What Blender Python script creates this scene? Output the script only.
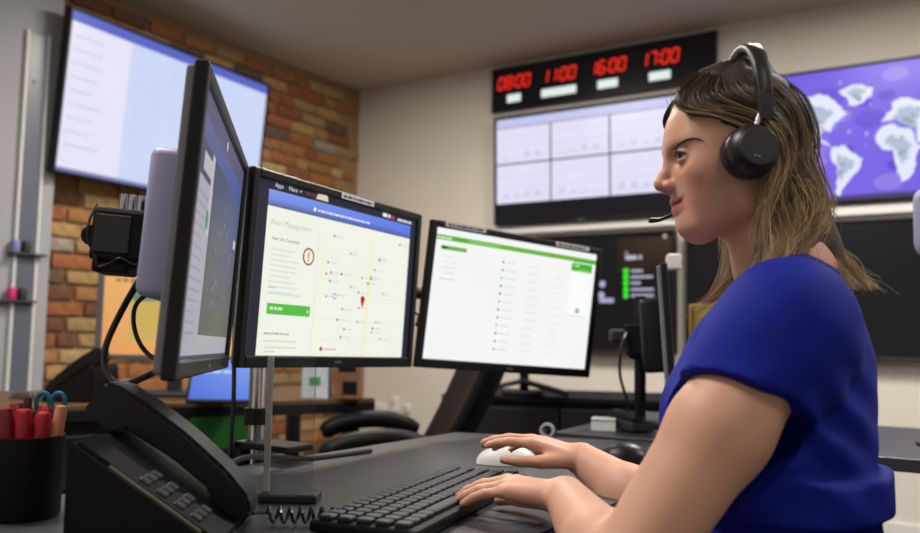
import bpy, bmesh, math, random
import numpy as np
from mathutils import Matrix, Vector

for o in list(bpy.data.objects): bpy.data.objects.remove(o)
random.seed(7); rng = np.random.default_rng(7)
SC = bpy.context.scene
COL = SC.collection
rad = math.radians

# ------------------------------------------------------------------ camera
FPX = 850.0; IMW, IMH = 920, 533
YAW, TILT, ROLL = rad(33.0), rad(4.6), rad(1.1)
CAM = np.array([0, 0, .97])
_F = np.array([-math.sin(YAW)*math.cos(TILT), math.cos(YAW)*math.cos(TILT), math.sin(TILT)])
_R0 = np.array([math.cos(YAW), math.sin(YAW), 0]); _U0 = np.cross(_R0, _F)
_R = _R0*math.cos(ROLL)+_U0*math.sin(ROLL); _U = _U0*math.cos(ROLL)-_R0*math.sin(ROLL)
cd = bpy.data.cameras.new('camera'); cam = bpy.data.objects.new('camera', cd); COL.objects.link(cam)
cd.sensor_width = 36.0; cd.lens = 36.0*FPX/IMW; cd.clip_start = .02
cam.matrix_world = Matrix(((_R[0], _U[0], -_F[0], CAM[0]), (_R[1], _U[1], -_F[1], CAM[1]), (_R[2], _U[2], -_F[2], CAM[2]), (0, 0, 0, 1)))
cd.dof.use_dof = True; cd.dof.focus_distance = 1.22; cd.dof.aperture_fstop = 3.6
SC.camera = cam
def ray(x, y): return _F+_R*(x-460)/FPX-_U*(y-266.5)/FPX
def at(x, y, d): return CAM+ray(x, y)*d                    # a point d metres deep along a pixel's ray
def onz(x, y, z): r = ray(x, y); return CAM+r*(z-CAM[2])/r[2]
def onx(x, y, X): r = ray(x, y); return CAM+r*(X-CAM[0])/r[0]
def ony(x, y, Y): r = ray(x, y); return CAM+r*(Y-CAM[1])/r[1]

# ------------------------------------------------------------------ world, exposure, ceiling lamps
SC.view_settings.view_transform = 'Standard'; SC.view_settings.look = 'None'
SC.view_settings.exposure = 0.0; SC.view_settings.gamma = 1.0
SC.view_settings.use_curve_mapping = False
wd = bpy.data.worlds.new('world'); SC.world = wd; wd.use_nodes = True
wd.node_tree.nodes['Background'].inputs[0].default_value = (.75, .8, .9, 1)
wd.node_tree.nodes['Background'].inputs[1].default_value = .05
CEIL = 2.74
LAMPS = [(-1.6, .45, 46, (1, .96, .9)), (-.55, 3.1, 58, (1, .95, .88)), (-2.5, 2.9, 48, (1, .92, .82)), (1.1, 2.3, 36, (1, .95, .9)), (1.0, -.3, 12, (1, .94, .87)), (-1.2, -1.2, 7, (1, .94, .88))]

# ------------------------------------------------------------------ helpers
def lin(r, g, b):
    f = lambda c: (c/12.92 if c <= .04045 else ((c+.055)/1.055)**2.4)
    return (f(r/255), f(g/255), f(b/255))
def mat(name, rgb, rough=.5, metal=0, var=.08, scale=30, bump=0, bscale=200, spec=.5, coat=0, sss=0, trans=0, alpha=1):
    m = bpy.data.materials.new(name); m.use_nodes = True; nt = m.node_tree; n = nt.nodes; b = n['Principled BSDF']
    c = lin(*rgb)
    tc = n.new('ShaderNodeTexCoord'); no = n.new('ShaderNodeTexNoise'); no.inputs['Scale'].default_value = scale; no.inputs['Detail'].default_value = 4
    nt.links.new(tc.outputs['Object'], no.inputs['Vector'])
    rp = n.new('ShaderNodeValToRGB'); e = rp.color_ramp.elements
    e[0].position = .3; e[1].position = .7
    e[0].color = (*[x*(1-var) for x in c], 1); e[1].color = (*[min(1, x*(1+var)) for x in c], 1)
    nt.links.new(no.outputs['Fac'], rp.inputs['Fac']); nt.links.new(rp.outputs['Color'], b.inputs['Base Color'])
    b.inputs['Roughness'].default_value = rough; b.inputs['Metallic'].default_value = metal
    b.inputs['Specular IOR Level'].default_value = spec; b.inputs['Coat Weight'].default_value = coat
    b.inputs['Transmission Weight'].default_value = trans
    if sss: b.inputs['Subsurface Weight'].default_value = sss; b.inputs['Subsurface Radius'].default_value = (.012, .005, .003); b.inputs['Subsurface Scale'].default_value = 1
    if bump:
        n2 = n.new('ShaderNodeTexNoise'); n2.inputs['Scale'].default_value = bscale; n2.inputs['Detail'].default_value = 5
        nt.links.new(tc.outputs['Object'], n2.inputs['Vector'])
        bp = n.new('ShaderNodeBump'); bp.inputs['Strength'].default_value = bump; bp.inputs['Distance'].default_value = .004
        nt.links.new(n2.outputs['Fac'], bp.inputs['Height']); nt.links.new(bp.outputs['Normal'], b.inputs['Normal'])
    return m
def attr_mat(name, rough=.5, sss=0, spec=.5, bump=0, bscale=300):
    m = mat(name, (128, 128, 128), rough, spec=spec, sss=sss, bump=bump, bscale=bscale); nt = m.node_tree
    a = nt.nodes.new('ShaderNodeAttribute'); a.attribute_name = 'Col'
    nt.links.new(a.outputs['Color'], nt.nodes['Principled BSDF'].inputs['Base Color'])
    return m
def screen_mat(name, strength, gloss=.25):
    m = bpy.data.materials.new(name); m.use_nodes = True; nt = m.node_tree; b = nt.nodes['Principled BSDF']
    a = nt.nodes.new('ShaderNodeAttribute'); a.attribute_name = 'Col'
    tc = nt.nodes.new('ShaderNodeTexCoord'); no = nt.nodes.new('ShaderNodeTexNoise'); no.inputs['Scale'].default_value = 6
    nt.links.new(tc.outputs['Object'], no.inputs['Vector'])
    mr = nt.nodes.new('ShaderNodeMapRange'); mr.inputs['To Min'].default_value = strength*.96; mr.inputs['To Max'].default_value = strength*1.04
    nt.links.new(no.outputs['Fac'], mr.inputs['Value'])
    b.inputs['Base Color'].default_value = (.006, .006, .007, 1); b.inputs['Roughness'].default_value = gloss; b.inputs['Specular IOR Level'].default_value = .15
    nt.links.new(a.outputs['Color'], b.inputs['Emission Color']); nt.links.new(mr.outputs['Result'], b.inputs['Emission Strength'])
    return m
def tag(o, label=None, cat=None, group=None, kind=None):
    if label: o['label'] = label
    if cat: o['category'] = cat
    if group: o['group'] = group
    if kind: o['kind'] = kind
    return o
def empty(name, loc, rz=0, label=None, cat=None, group=None, M=None):
    o = bpy.data.objects.new(name, None); COL.objects.link(o); o.empty_display_size = .05
    if M is not None: o.matrix_world = M
    else: o.location = loc; o.rotation_euler = (0, 0, rz)
    return tag(o, label, cat, group)
def link(name, me, m, parent=None):
    o = bpy.data.objects.new(name, me); COL.objects.link(o)
    if m is not None and not me.materials: me.materials.append(m)
    if parent: o.parent = parent
    return o
def obj(name, bm, m, parent=None, smooth=False, angle=40):
    bmesh.ops.recalc_face_normals(bm, faces=bm.faces)
    me = bpy.data.meshes.new(name); bm.to_mesh(me); bm.free()
    if smooth:
        for p in me.polygons: p.use_smooth = True
        me.set_sharp_from_angle(angle=rad(angle))
    return link(name, me, m, parent)
def struct(name, bm, m): return tag(obj(name, bm, m), kind='structure')
def children(o): return [c for c in bpy.data.objects if c.parent == o]
def dup(root, loc=None, rz=None, label=None, M=None):
    r = root.copy(); COL.objects.link(r)
    if M is not None: r.matrix_world = M
    else: r.location = loc; r.rotation_euler = (0, 0, rz)
    if label: r['label'] = label
    for ch in children(root):
        c = ch.copy(); COL.objects.link(c); c.parent = r
        for g in children(ch):
            d = g.copy(); COL.objects.link(d); d.parent = c
    return r
def NB(): return bmesh.new()
def box(bm, c, s, rot=None, bev=0, seg=2):
    t = bmesh.new(); bmesh.ops.create_cube(t, size=1)
    bmesh.ops.scale(t, vec=s, verts=t.verts)
    if bev: bmesh.ops.bevel(t, geom=list(t.edges), offset=bev, segments=seg, affect='EDGES', profile=.5)
    M = Matrix.Translation(c) @ (rot.to_4x4() if rot is not None else Matrix())
    bmesh.ops.transform(t, matrix=M, verts=t.verts); merge(bm, t); return bm
def merge(bm, t):
    me = bpy.data.meshes.new('t'); t.to_mesh(me); t.free(); bm.from_mesh(me); bpy.data.meshes.remove(me)
def BX(c, s, rot=None, bev=0, seg=2): return box(NB(), c, s, rot, bev, seg)
def frame_of(d):
    d = Vector(d).normalized(); a = Vector((0, 0, 1)) if abs(d.z) < .9 else Vector((1, 0, 0))
    x = d.cross(a).normalized(); return x, d.cross(x).normalized()
def tube(bm, pts, r, seg=8, cap=True, closed=False):
    pts = [Vector(p) for p in pts]; n = len(pts); rs = r if hasattr(r, '__len__') else [r]*n
    rings = []; px = None
    for i, p in enumerate(pts):
        d = (pts[(i+1) % n]-pts[i-1]) if closed else (pts[min(i+1, n-1)]-pts[max(i-1, 0)])
        d.normalize()
        if px is None: x, y = frame_of(d)
        else:
            x = (px-d*px.dot(d)).normalized(); y = d.cross(x)
        px = x
        rings.append([bm.verts.new(p+(x*math.cos(2*math.pi*k/seg)+y*math.sin(2*math.pi*k/seg))*rs[i]) for k in range(seg)])
    for i in range(n if closed else n-1):
        a, b = rings[i], rings[(i+1) % n]
        for k in range(seg): bm.faces.new((a[k], a[(k+1) % seg], b[(k+1) % seg], b[k]))
    if cap and not closed: bm.faces.new(rings[0][::-1]); bm.faces.new(rings[-1])
    return bm
def spline(pts, n=24):
    P = np.array(pts, float); m = len(P); out = []
    Q = np.vstack([2*P[0]-P[1], P, 2*P[-1]-P[-2]])
    for t in np.linspace(0, m-1-1e-6, n):
        i = int(t); s = t-i; a, b, c, d = Q[i:i+4]
        out.append(.5*((2*b)+(-a+c)*s+(2*a-5*b+4*c-d)*s*s+(-a+3*b-3*c+d)*s**3))
    return np.array(out)
def lathe(bm, prof, seg=32, M=None):
    vs = []
    for r, z in prof:
        vs.append([bm.verts.new((M or Matrix()) @ Vector((r*math.cos(2*math.pi*k/seg), r*math.sin(2*math.pi*k/seg), z))) for k in range(seg)] if r > 1e-6 else [bm.verts.new((M or Matrix()) @ Vector((0, 0, z)))])
    for a, b in zip(vs, vs[1:]):
        for k in range(seg):
            k2 = (k+1) % seg
            if len(a) == 1 and len(b) == 1: continue
            if len(a) == 1: bm.faces.new((a[0], b[k], b[k2]))
            elif len(b) == 1: bm.faces.new((a[k], a[k2], b[0]))
            else: bm.faces.new((a[k], a[k2], b[k2], b[k]))
    return bm
def prism(bm, poly, z0, z1):
    a = [bm.verts.new((x, y, z0)) for x, y in poly]; b = [bm.verts.new((x, y, z1)) for x, y in poly]; n = len(poly)
    bm.faces.new(a[::-1]); bm.faces.new(b)
    for i in range(n): bm.faces.new((a[i], a[(i+1) % n], b[(i+1) % n], b[i]))
    return bm
def RZ(a): return Matrix.Rotation(a, 3, 'Z')
def RX(a): return Matrix.Rotation(a, 3, 'X')
def RY(a): return Matrix.Rotation(a, 3, 'Y')

# flat colour picture for a screen or a printed face, drawn in the x-z plane, facing -y
class Canvas:
    def __init__(s): s.v = []; s.f = []; s.c = []; s.n = 0
    def poly(s, pts, rgb, lay=0):
        k = len(s.v); s.v += [(x, -lay*.00012, z) for x, z in pts]; s.f.append(tuple(range(k, k+len(pts)))); s.c += [(*lin(*rgb), 1)]*len(pts)
    def rect(s, x0, z0, x1, z1, rgb, lay=0): s.poly([(x0, z0), (x1, z0), (x1, z1), (x0, z1)], rgb, lay)
    def grad(s, x0, z0, x1, z1, c00, c10, c11, c01, lay=0):
        k = len(s.v); s.v += [(x, -lay*.00012, z) for x, z in ((x0, z0), (x1, z0), (x1, z1), (x0, z1))]; s.f.append((k, k+1, k+2, k+3)); s.c += [(*lin(*c), 1) for c in (c00, c10, c11, c01)]
    def disc(s, x, z, r, rgb, lay=1, n=20, rz=None): s.poly([(x+r*math.cos(2*math.pi*i/n), z+(rz or r)*math.sin(2*math.pi*i/n)) for i in range(n)], rgb, lay)
    def words(s, x, z, w, h, rgb, lay=2):
        e = x+w
        while x < e-h*.6:
            l = min(e-x, h*random.uniform(1.2, 4)); s.rect(x, z, x+l, z+h, rgb, lay); x += l+h*.55
    def text(s, t, x, z, size, rgb, lay=2, shear=0):
        cu = bpy.data.curves.new('t', 'FONT'); cu.body = t; cu.size = size; cu.resolution_u = 2; cu.shear = shear
        o = bpy.data.objects.new('t', cu); COL.objects.link(o)
        dg = bpy.context.evaluated_depsgraph_get(); me = bpy.data.meshes.new_from_object(o.evaluated_get(dg))
        k = len(s.v); s.v += [(x+v.co.x, -lay*.00012, z+v.co.y) for v in me.vertices]; s.f += [tuple(i+k for i in p.vertices) for p in me.polygons]; s.c += [(*lin(*rgb), 1)]*len(me.vertices)
        bpy.data.objects.remove(o); bpy.data.curves.remove(cu); bpy.data.meshes.remove(me)
    def build(s, name, m, parent, y):
        me = bpy.data.meshes.new(name); me.from_pydata([(a, b+y, c) for a, b, c in s.v], [], s.f)
        at_ = me.color_attributes.new('Col', 'FLOAT_COLOR', 'POINT'); at_.data.foreach_set('color', np.array(s.c, np.float32).ravel())
        for p in me.polygons:
            pass
        bm = bmesh.new(); bm.from_mesh(me)
        for fc in bm.faces:
            if fc.normal.y > 0: fc.normal_flip()
        bm.to_mesh(me); bm.free()
        return link(name, me, m, parent)

M_black = mat('black_plastic', (14, 14, 17), .38, spec=.35, bump=.05, bscale=600)
M_blackm = mat('matte_black_plastic', (10, 10, 12), .55, spec=.25, bump=.06, bscale=500)
M_dark = mat('dark_grey_plastic', (36, 36, 41), .5)
M_silver = mat('silver_plastic', (172, 168, 206), .42, var=.04)
M_chrome = mat('chrome', (205, 205, 208), .16, 1, var=.03)
M_steel = mat('brushed_steel', (150, 150, 152), .35, 1)
M_white = mat('white_plastic', (225, 225, 222), .45, var=.03)
M_paper = mat('paper_label', (236, 238, 244), .7, var=.05, scale=120)
M_led = screen_mat('screen_glow', 1.06, .5)
M_led_tv = screen_mat('tv_glow', 1.0, .28)

# ------------------------------------------------------------------ room shell
WX, WY, EX, SY = -3.97, 4.72, 2.6, -2.4
M_wall = mat('cream_paint', (220, 213, 200), .85, var=.025, scale=3, bump=.12, bscale=260)
M_wallw = mat('white_paint', (224, 222, 216), .85, var=.02, scale=3, bump=.1, bscale=260)
M_ceil = mat('ceiling_paint', (196, 184, 165), .9, var=.04, scale=2, bump=.15, bscale=180)
M_floor = mat('grey_carpet', (74, 74, 78), .95, var=.2, scale=90, bump=.4, bscale=700)
struct('floor', BX(((WX+EX)/2, (WY+SY)/2, -.05), (EX-WX+.4, WY-SY+.4, .1)), M_floor)
struct('ceiling', BX(((WX+EX)/2, (WY+SY)/2, CEIL+.05), (EX-WX+.4, WY-SY+.4, .1)), M_ceil)
struct('wall_far', BX(((WX+EX)/2, WY+.06, CEIL/2), (EX-WX+.4, .12, CEIL)), M_wall)
struct('wall_right', BX((EX+.06, (WY+SY)/2, CEIL/2), (.12, WY-SY, CEIL)), M_wallw)
struct('wall_near', BX(((WX+EX)/2, SY-.06, CEIL/2), (EX-WX+.4, .12, CEIL)), M_wallw)
struct('baseboard_far', BX(((WX+EX)/2, WY-.008, .05), (EX-WX-.05, .016, .1), bev=.004), M_wallw)
# brick wall: mortar slab with every brick a piece of its own
M_mortar = mat('mortar', (150, 122, 88), .95, var=.15, scale=40, bump=.4, bscale=150)
wl = struct('wall_left', BX((WX-.07, (WY+SY)/2, CEIL/2), (.14, WY-SY, CEIL)), M_mortar)
BR = [(146, 90, 54), (154, 100, 58), (128, 78, 48), (160, 116, 70), (166, 132, 84), (150, 122, 80), (104, 68, 48), (170, 142, 96), (148, 104, 62), (98, 78, 64), (146, 136, 122)]
BRW = [4, 4, 3, 4, 4, 3, 2, 3, 4, 1, .6]
M_br = [mat('brick_clay', c, .9, var=.28, scale=22, bump=.7, bscale=70) for c in BR]
BL, BH, JT = .222, .068, .011
def brick_mesh(l, mi, k):
    b = NB(); r = random.Random(k*31+mi); box(b, (0, 0, 0), (.03, l, BH), bev=.006, seg=1)
    for v in b.verts: v.co += Vector((r.uniform(-.004, .004), r.uniform(-.004, .004), r.uniform(-.003, .003)))
    bmesh.ops.recalc_face_normals(b, faces=b.faces)
    me = bpy.data.meshes.new('brick'); b.to_mesh(me); b.free(); me.materials.append(M_br[mi]); return me
BM_ = {(h, mi, k): brick_mesh(BL if h == 0 else .106, mi, k) for h in (0, 1) for mi in range(len(BR)) for k in range(3)}
brk = []; z = .035; row = 0
while z < CEIL-.03:
    y = 1.9+random.uniform(0, .22)
    while True:
        h = 1 if (random.random() < (.6 if row % 4 == 3 else .18)) else 0
        l = BL if h == 0 else .106
        if y+l > WY-.004: break
        brk.append((y+l/2, z+random.uniform(-.002, .002), h)); y += l+JT
    row += 1; z += BH+JT
def shows(y, zz):   # bricks the photograph shows: not behind the wall screen, the pilaster or the desk
    if y < 2.36 or zz < .55: return False
    if 2.45 < y < 3.7 and 1.78 < zz < 2.42: return False
    return True
brk.sort(key=lambda b: (not shows(b[0], b[1]), abs(b[1]-1.55)+.35*abs(b[0]-3.3)))
rest = NB()
for i, (y, zz, h) in enumerate(brk):
    mi = random.choices(range(len(BR)), BRW)[0]; k = random.randrange(3); xo = WX+.004+random.uniform(-.003, .004)
    if i < 300:
        o = bpy.data.objects.new('brick', BM_[(h, mi, k)]); COL.objects.link(o); o.location = (xo, y, zz); o.parent = wl
    else:
        t = bmesh.new(); t.from_mesh(BM_[(h, mi, k)]); bmesh.ops.translate(t, vec=(xo, y, zz), verts=t.verts)
        for f in t.faces: f.material_index = mi
        merge(rest, t)
ro = obj('brick', rest, None, wl); ro['kind'] = 'stuff'
for m in M_br: ro.data.materials.append(m)
# white pilaster with a grey board on it
M_pil = mat('pilaster_paint', (158, 158, 162), .7, var=.03, scale=4, bump=.08)
struct('trim_1', BX((WX+.06, 2.05, CEIL/2), (.12, .56, CEIL-.01), bev=.006), M_pil)

# ceiling light panels
M_dif = bpy.data.materials.new('lamp_diffuser'); M_dif.use_nodes = True
_b = M_dif.node_tree.nodes['Principled BSDF']; _b.inputs['Emission Color'].default_value = (1, .95, .88, 1); _b.inputs['Emission Strength'].default_value = 2.5
for i, (x, y, p, c) in enumerate(LAMPS):
    e = empty('ceiling_light', (x, y, CEIL), 0, 'square ceiling light panel with a thin white frame', 'ceiling light', 'ceiling light panels')
    f = NB()
    for s in (-1, 1): box(f, (s*.3, 0, -.015), (.03, .63, .03), bev=.003); box(f, (0, s*.3, -.015), (.57, .03, .03), bev=.003)
    obj('frame', f, M_white, e); obj('diffuser', BX((0, 0, -.012), (.57, .57, .008)), M_dif, e)
    ld = bpy.data.lights.new('panel_lamp', 'AREA'); ld.shape = 'SQUARE'; ld.size = .55; ld.energy = p; ld.color = c
    lo = bpy.data.objects.new('panel_lamp', ld); COL.objects.link(lo); lo.location = (0, 0, -.034); lo.parent = e

# ------------------------------------------------------------------ wall screens and clock
def tv(name, label, M, W, H, cv, sm=M_led_tv, bez=.014, extra=None):
    e = empty(name, None, M=M, label=label, cat='television', group='wall-mounted screens')
    obj('housing', BX((0, .03, 0), (W, .04, H), bev=.006), M_black, e)
    f = NB()
    for s in (-1, 1): box(f, (s*(W/2-bez/2), .004, 0), (bez, .016, H), bev=.003); box(f, (0, .004, s*(H/2-bez/2)), (W-2*bez, .016, bez), bev=.003)
    obj('bezel', f, M_black, e)
    obj('wall_bracket', BX((0, .062, 0), (.4, .03, .3)), M_dark, e)
    s = cv.build('screen', sm, e, .006)
    lg = NB(); box(lg, (0, -.005, -H/2+bez/2), (.045, .003, .008)); obj('badge', lg, M_steel, e)
    return e
def face(c, az, tilt=0, rol=0):     # x right as seen from the front, y into the wall, z up
    n = np.array([math.cos(az)*math.cos(tilt), math.sin(az)*math.cos(tilt), math.sin(tilt)])
    r = np.array([-math.sin(az), math.cos(az), 0]); u = np.cross(n, r)
    r2 = r*math.cos(rol)+u*math.sin(rol); u2 = np.cross(n, r2)
    return Matrix(((r2[0], -n[0], u2[0], c[0]), (r2[1], -n[1], u2[1], c[1]), (r2[2], -n[2], u2[2], c[2]), (0, 0, 0, 1)))
TW, TH = 1.225, .70
# upper dashboard of six white panels
cv = Canvas(); w, h = TW/2-.014, TH/2-.014
cv.rect(-w, -h, w, h, (14, 14, 18)); zb = -h+.125; zt = h
cv.rect(-w+.004, zt-.062, w-.004, zt-.006, (196, 198, 238), 1)
cols = [(-w+.004, -w+.385), (-w+.395, -w+.775), (-w+.785, w-.004)]; rows = [(zb, zb+.245), (zb+.255, zt-.066)]
for x0, x1 in cols:
    for z0, z1 in rows:
        cv.rect(x0, z0, x1, z1, (226, 224, 246), 1)
        for k in range(3): cv.rect(x0+.02, z0+.03+k*.07, x1-.02, z0+.033+k*.07, (205, 203, 228), 2)
        for k in range(4):
            hh = random.uniform(.01, .05); cv.rect(x0+.05+k*.075, z0+.03, x0+.09+k*.075, z0+.03+hh, (208, 206, 226), 3)
YT = WY-.085
tv('wall_screen', 'large wall screen showing a dashboard of six white panels', face((-2.152, YT, 2.018), rad(-90), rad(-2)), TW, TH, cv)
# world map
cv = Canvas(); cv.rect(-w, -h, w, h, (118, 96, 226))
for k in range(36):
    x, z_ = random.uniform(-w+.1, w-.1), random.uniform(-h+.06, h-.06); rr = random.uniform(.02, .09)
    cv.disc(x, z_, rr, random.choice([(104, 80, 216), (132, 112, 232), (96, 70, 206), (146, 122, 228)]), 1+k*.08, 14, min(rr*.6, .05))
LAND = {
 'na': [(-165, 62), (-155, 71), (-125, 70), (-95, 74), (-80, 68), (-65, 58), (-56, 50), (-66, 44), (-75, 38), (-81, 26), (-90, 29), (-97, 24), (-95, 17), (-86, 14), (-80, 8), (-92, 13), (-105, 19), (-113, 30), (-124, 40), (-126, 50), (-140, 59)],
 'gl': [(-55, 60), (-42, 61), (-22, 72), (-20, 82), (-55, 83), (-70, 77), (-56, 68)],
 'sa': [(-78, 8), (-62, 11), (-50, 1), (-35, -6), (-39, -16), (-48, -26), (-58, -36), (-66, -46), (-69, -55), (-75, -48), (-71, -30), (-71, -17), (-81, -5)],
 'af': [(-16, 14), (-17, 22), (-7, 34), (10, 37), (22, 32), (33, 31), (43, 12), (51, 11), (40, -4), (40, -16), (33, -28), (20, -35), (14, -22), (10, -4), (8, 5), (-8, 5)],
 'eu': [(-9, 38), (-2, 48), (8, 56), (6, 62), (20, 70), (32, 70), (45, 66), (60, 69), (60, 40), (48, 30), (42, 14), (55, 18), (50, 30), (36, 36), (26, 38), (14, 42), (2, 41)],
 'as': [(-300, 68), (-260, 76), (-220, 72), (-190, 66), (-200, 58), (-222, 45), (-235, 38), (-240, 26), (-252, 20), (-255, 8), (-262, 18), (-272, 22), (-282, 10), (-292, 22), (-300, 26)],
 'au': [(-246, -22), (-230, -12), (-216, -14), (-207, -28), (-214, -38), (-226, -33), (-244, -34)],
}
def ll(lo, la):
    p = np.array([(843+(lo+60)*.70), 157-(la+8)*.80]); q = ony(p[0], p[1], YT); return (q[0]+.90, q[2]-2.045)
def clipx(pts): return [(min(max(x, -w+.002), w-.002), min(max(z_, -h+.002), h-.002)) for x, z_ in pts]
for i, (k, P) in enumerate(LAND.items()):
    Q = [ll(*p) for p in P]
    for _ in range(3):
        R_ = []
        for a, b in zip(Q, Q[1:]+Q[:1]):
            dd = math.hypot(a[0]-b[0], a[1]-b[1]); R_ += [a, ((a[0]+b[0])/2+random.uniform(-.13, .13)*dd, (a[1]+b[1])/2+random.uniform(-.13, .13)*dd)]
        Q = R_
    cv.poly(clipx(Q), (226, 232, 250), 6)
    cm = np.mean(Q, 0); q2 = [(cm[0]+(a-cm[0])*random.uniform(.45, .7), cm[1]+(b-cm[1])*random.uniform(.3, .6)+.012) for a, b in Q]
    cv.poly(clipx(q2), (176, 188, 210), 7)
    c = np.mean([ll(*p) for p in P], 0)
    for j in range(3):
        ox, oz = random.uniform(-.03, .03), random.uniform(-.03, .03)
        if abs(c[0]+ox) < w-.05 and abs(c[1]+oz) < h-.04: cv.disc(c[0]+ox, c[1]+oz, random.uniform(.008, .016), (150, 164, 178), 8+j, 7)
for k in range(40):
    x, z_ = random.uniform(-w+.05, w-.05), random.uniform(-h+.05, h-.05); cv.disc(x, z_, random.uniform(.004, .011), (170, 164, 240), 5, 6)
cv.rect(-w, -h, w, -h+.02, (70, 60, 120), 12)
tv('wall_screen', 'large wall screen showing a violet world map', face((-.89, YT, 2.03), rad(-90), rad(-2)), TW, TH, cv)
# lower status screen
cv = Canvas(); cv.rect(-w, -h, w, h, (13, 13, 15))
def T2(px, py, cx, cz): q = ony(px, py, YT); return q[0]-cx, q[2]-cz
LZ = 1.235
x0, z0 = T2(620, 283, -2.185, LZ); x1, z1 = T2(674, 236, -2.185, LZ)
cv.grad(x0-.02, z1-.2, w-.01, z1, (30, 22, 16), (26, 20, 16), (64, 46, 30), (40, 30, 20), 1)  # brownish room reflection painted into the screen picture
for k, yy in enumerate((271, 277, 283, 289.5, 295.5)):
    a, b = T2(625.5, yy, -2.185, LZ); cv.disc(a, b, .0175, (62, 235, 40), 3)
    a2, b2 = T2(630.5, yy, -2.185, LZ); L = (12, 22, 10, 23, 23)[k]; a3, _ = T2(630.5+L, yy, -2.185, LZ); cv.rect(a2, b2-.0075, a3, b2+.0075, (176, 172, 196), 3)
a, b = T2(625, 258, -2.185, LZ); cv.words(a, b-.01, .1, .024, (190, 188, 205), 3)
a, b = T2(626, 253, -2.185, LZ); cv.disc(a, b, .012, (130, 128, 140), 3)
a, b = T2(664.5, 236, -2.185, LZ); cv.disc(a, b, .012, (176, 176, 170), 3)
for px_, py_ in ((602, 284), (601, 295)): a, b = T2(px_, py_, -2.185, LZ); cv.disc(a, b, .02, (176, 172, 214), 3)
a, b = T2(599, 300.5, -2.185, LZ); cv.rect(a, b-.014, a+.09, b+.014, (170, 166, 208), 3)
tv('wall_screen', 'dark wall screen with a column of green dots and short text lines', face((-2.185, YT, LZ), rad(-90), 0), TW, TH, cv)
cv = Canvas(); cv.grad(-w, -h, w, h, (16, 16, 17), (20, 20, 21), (12, 12, 13), (10, 10, 11))
tv('wall_screen', 'blank black wall screen below the world map', face((-.90, YT, LZ), rad(-90), 0), TW, TH, cv)
# white cable rail between the rows of screens
tag(obj('cable_rail', BX((-1.54, WY-.02, 1.64), (2.5, .04, .05), bev=.005), M_white), 'white horizontal cable rail on the wall between the screen rows', 'rail')
# screen on the brick wall
cv = Canvas(); W2, H2 = 1.42, .80; w, h = W2/2-.014, H2/2-.014
cv.rect(-w, -h, w, h, (206, 214, 244)); cv.rect(-w, -h, -w+.36, h, (228, 228, 246), 1); cv.rect(-w+.37, -h+.02, w-.01, h-.06, (204, 216, 246), 1)
cv.rect(-w, h-.05, w, h, (92, 104, 196), 2); cv.rect(-w, -h, w, -h+.018, (120, 126, 176), 2)
for k in range(9): cv.words(-w+.03, h-.12-k*.066, random.uniform(.12, .26), .010, (204, 205, 228), 3)
for k in range(7): cv.rect(-w+.42+k*.12, -h+.02, -w+.423+k*.12, h-.05, (190, 204, 238), 3)
tv('wall_screen', 'large wall screen with a pale blue page on the brick wall', face((WX+.16, 2.985, 2.10), rad(5), rad(-5)), W2, H2, cv)
# world clock: black panel, red digits over white name plates
sx0, sx1 = -2.82, -1.35; sw = sx1-sx0
ck = empty('world_clock', None, M=face(((sx0+sx1)/2, WY-.035, 2.565), rad(-90)), label='long black clock panel with glowing red digits above the dashboard screen', cat='clock')
obj('case', BX((0, .012, 0), (sw, .036, .29), bev=.005), M_black, ck)
cv = Canvas(); cv.rect(-sw/2+.01, -.135, sw/2-.01, .135, (9, 8, 9))
SEG = {'0': 'abcdef', '1': 'bc', '2': 'abged', '3': 'abgcd', '4': 'fgbc', '5': 'afgcd', '6': 'afgedc', '7': 'abc', '8': 'abcdefg', '9': 'abcfgd'}
def digit(c, x, z_, s):
    g = {'a': ((0, 2), (1, 2)), 'b': ((1, 1), (1, 2)), 'c': ((1, 0), (1, 1)), 'd': ((0, 0), (1, 0)), 'e': ((0, 0), (0, 1)), 'f': ((0, 1), (0, 2)), 'g': ((0, 1), (1, 1))}
    for k in SEG[c]:
        (a0, b0), (a1, b1) = g[k]; t = s*.15; sh = lambda zz: zz*.14
        X0, Z0, X1, Z1 = x+a0*s+sh(b0*s), z_+b0*s, x+a1*s+sh(b1*s), z_+b1*s
        if a0 == a1: cv.poly([(X0-t, Z0+t*.4), (X0+t, Z0+t*.4), (X1+t, Z1-t*.4), (X1-t, Z1-t*.4)], (255, 46, 30), 2)
        else: cv.poly([(X0+t*.3, Z0-t), (X1-t*.3, Z1-t), (X1-t*.3, Z1+t), (X0+t*.3, Z0+t)], (255, 46, 30), 2)
for px_, lw, tm in ((514.5, .1, '0800'), (559, .24, '1100'), (608, .13, '1600'), (660, .13, '1700')):
    q = ony(px_, 97, WY-.035); x = q[0]-(sx0+sx1)/2
    cv.rect(x-lw/2, -.095, x+lw/2, -.043, (226, 238, 232), 2)
    for k, c in enumerate(tm): digit(c, x-.12+k*.058+(.014 if k > 1 else 0), .0, .038)
    for zz in (.02, .055): cv.disc(x-.003+zz*.14, zz, .006, (255, 46, 30), 2)
cv.build('clock_face', screen_mat('clock_glow', 1.0), ck, -.0075)

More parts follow.
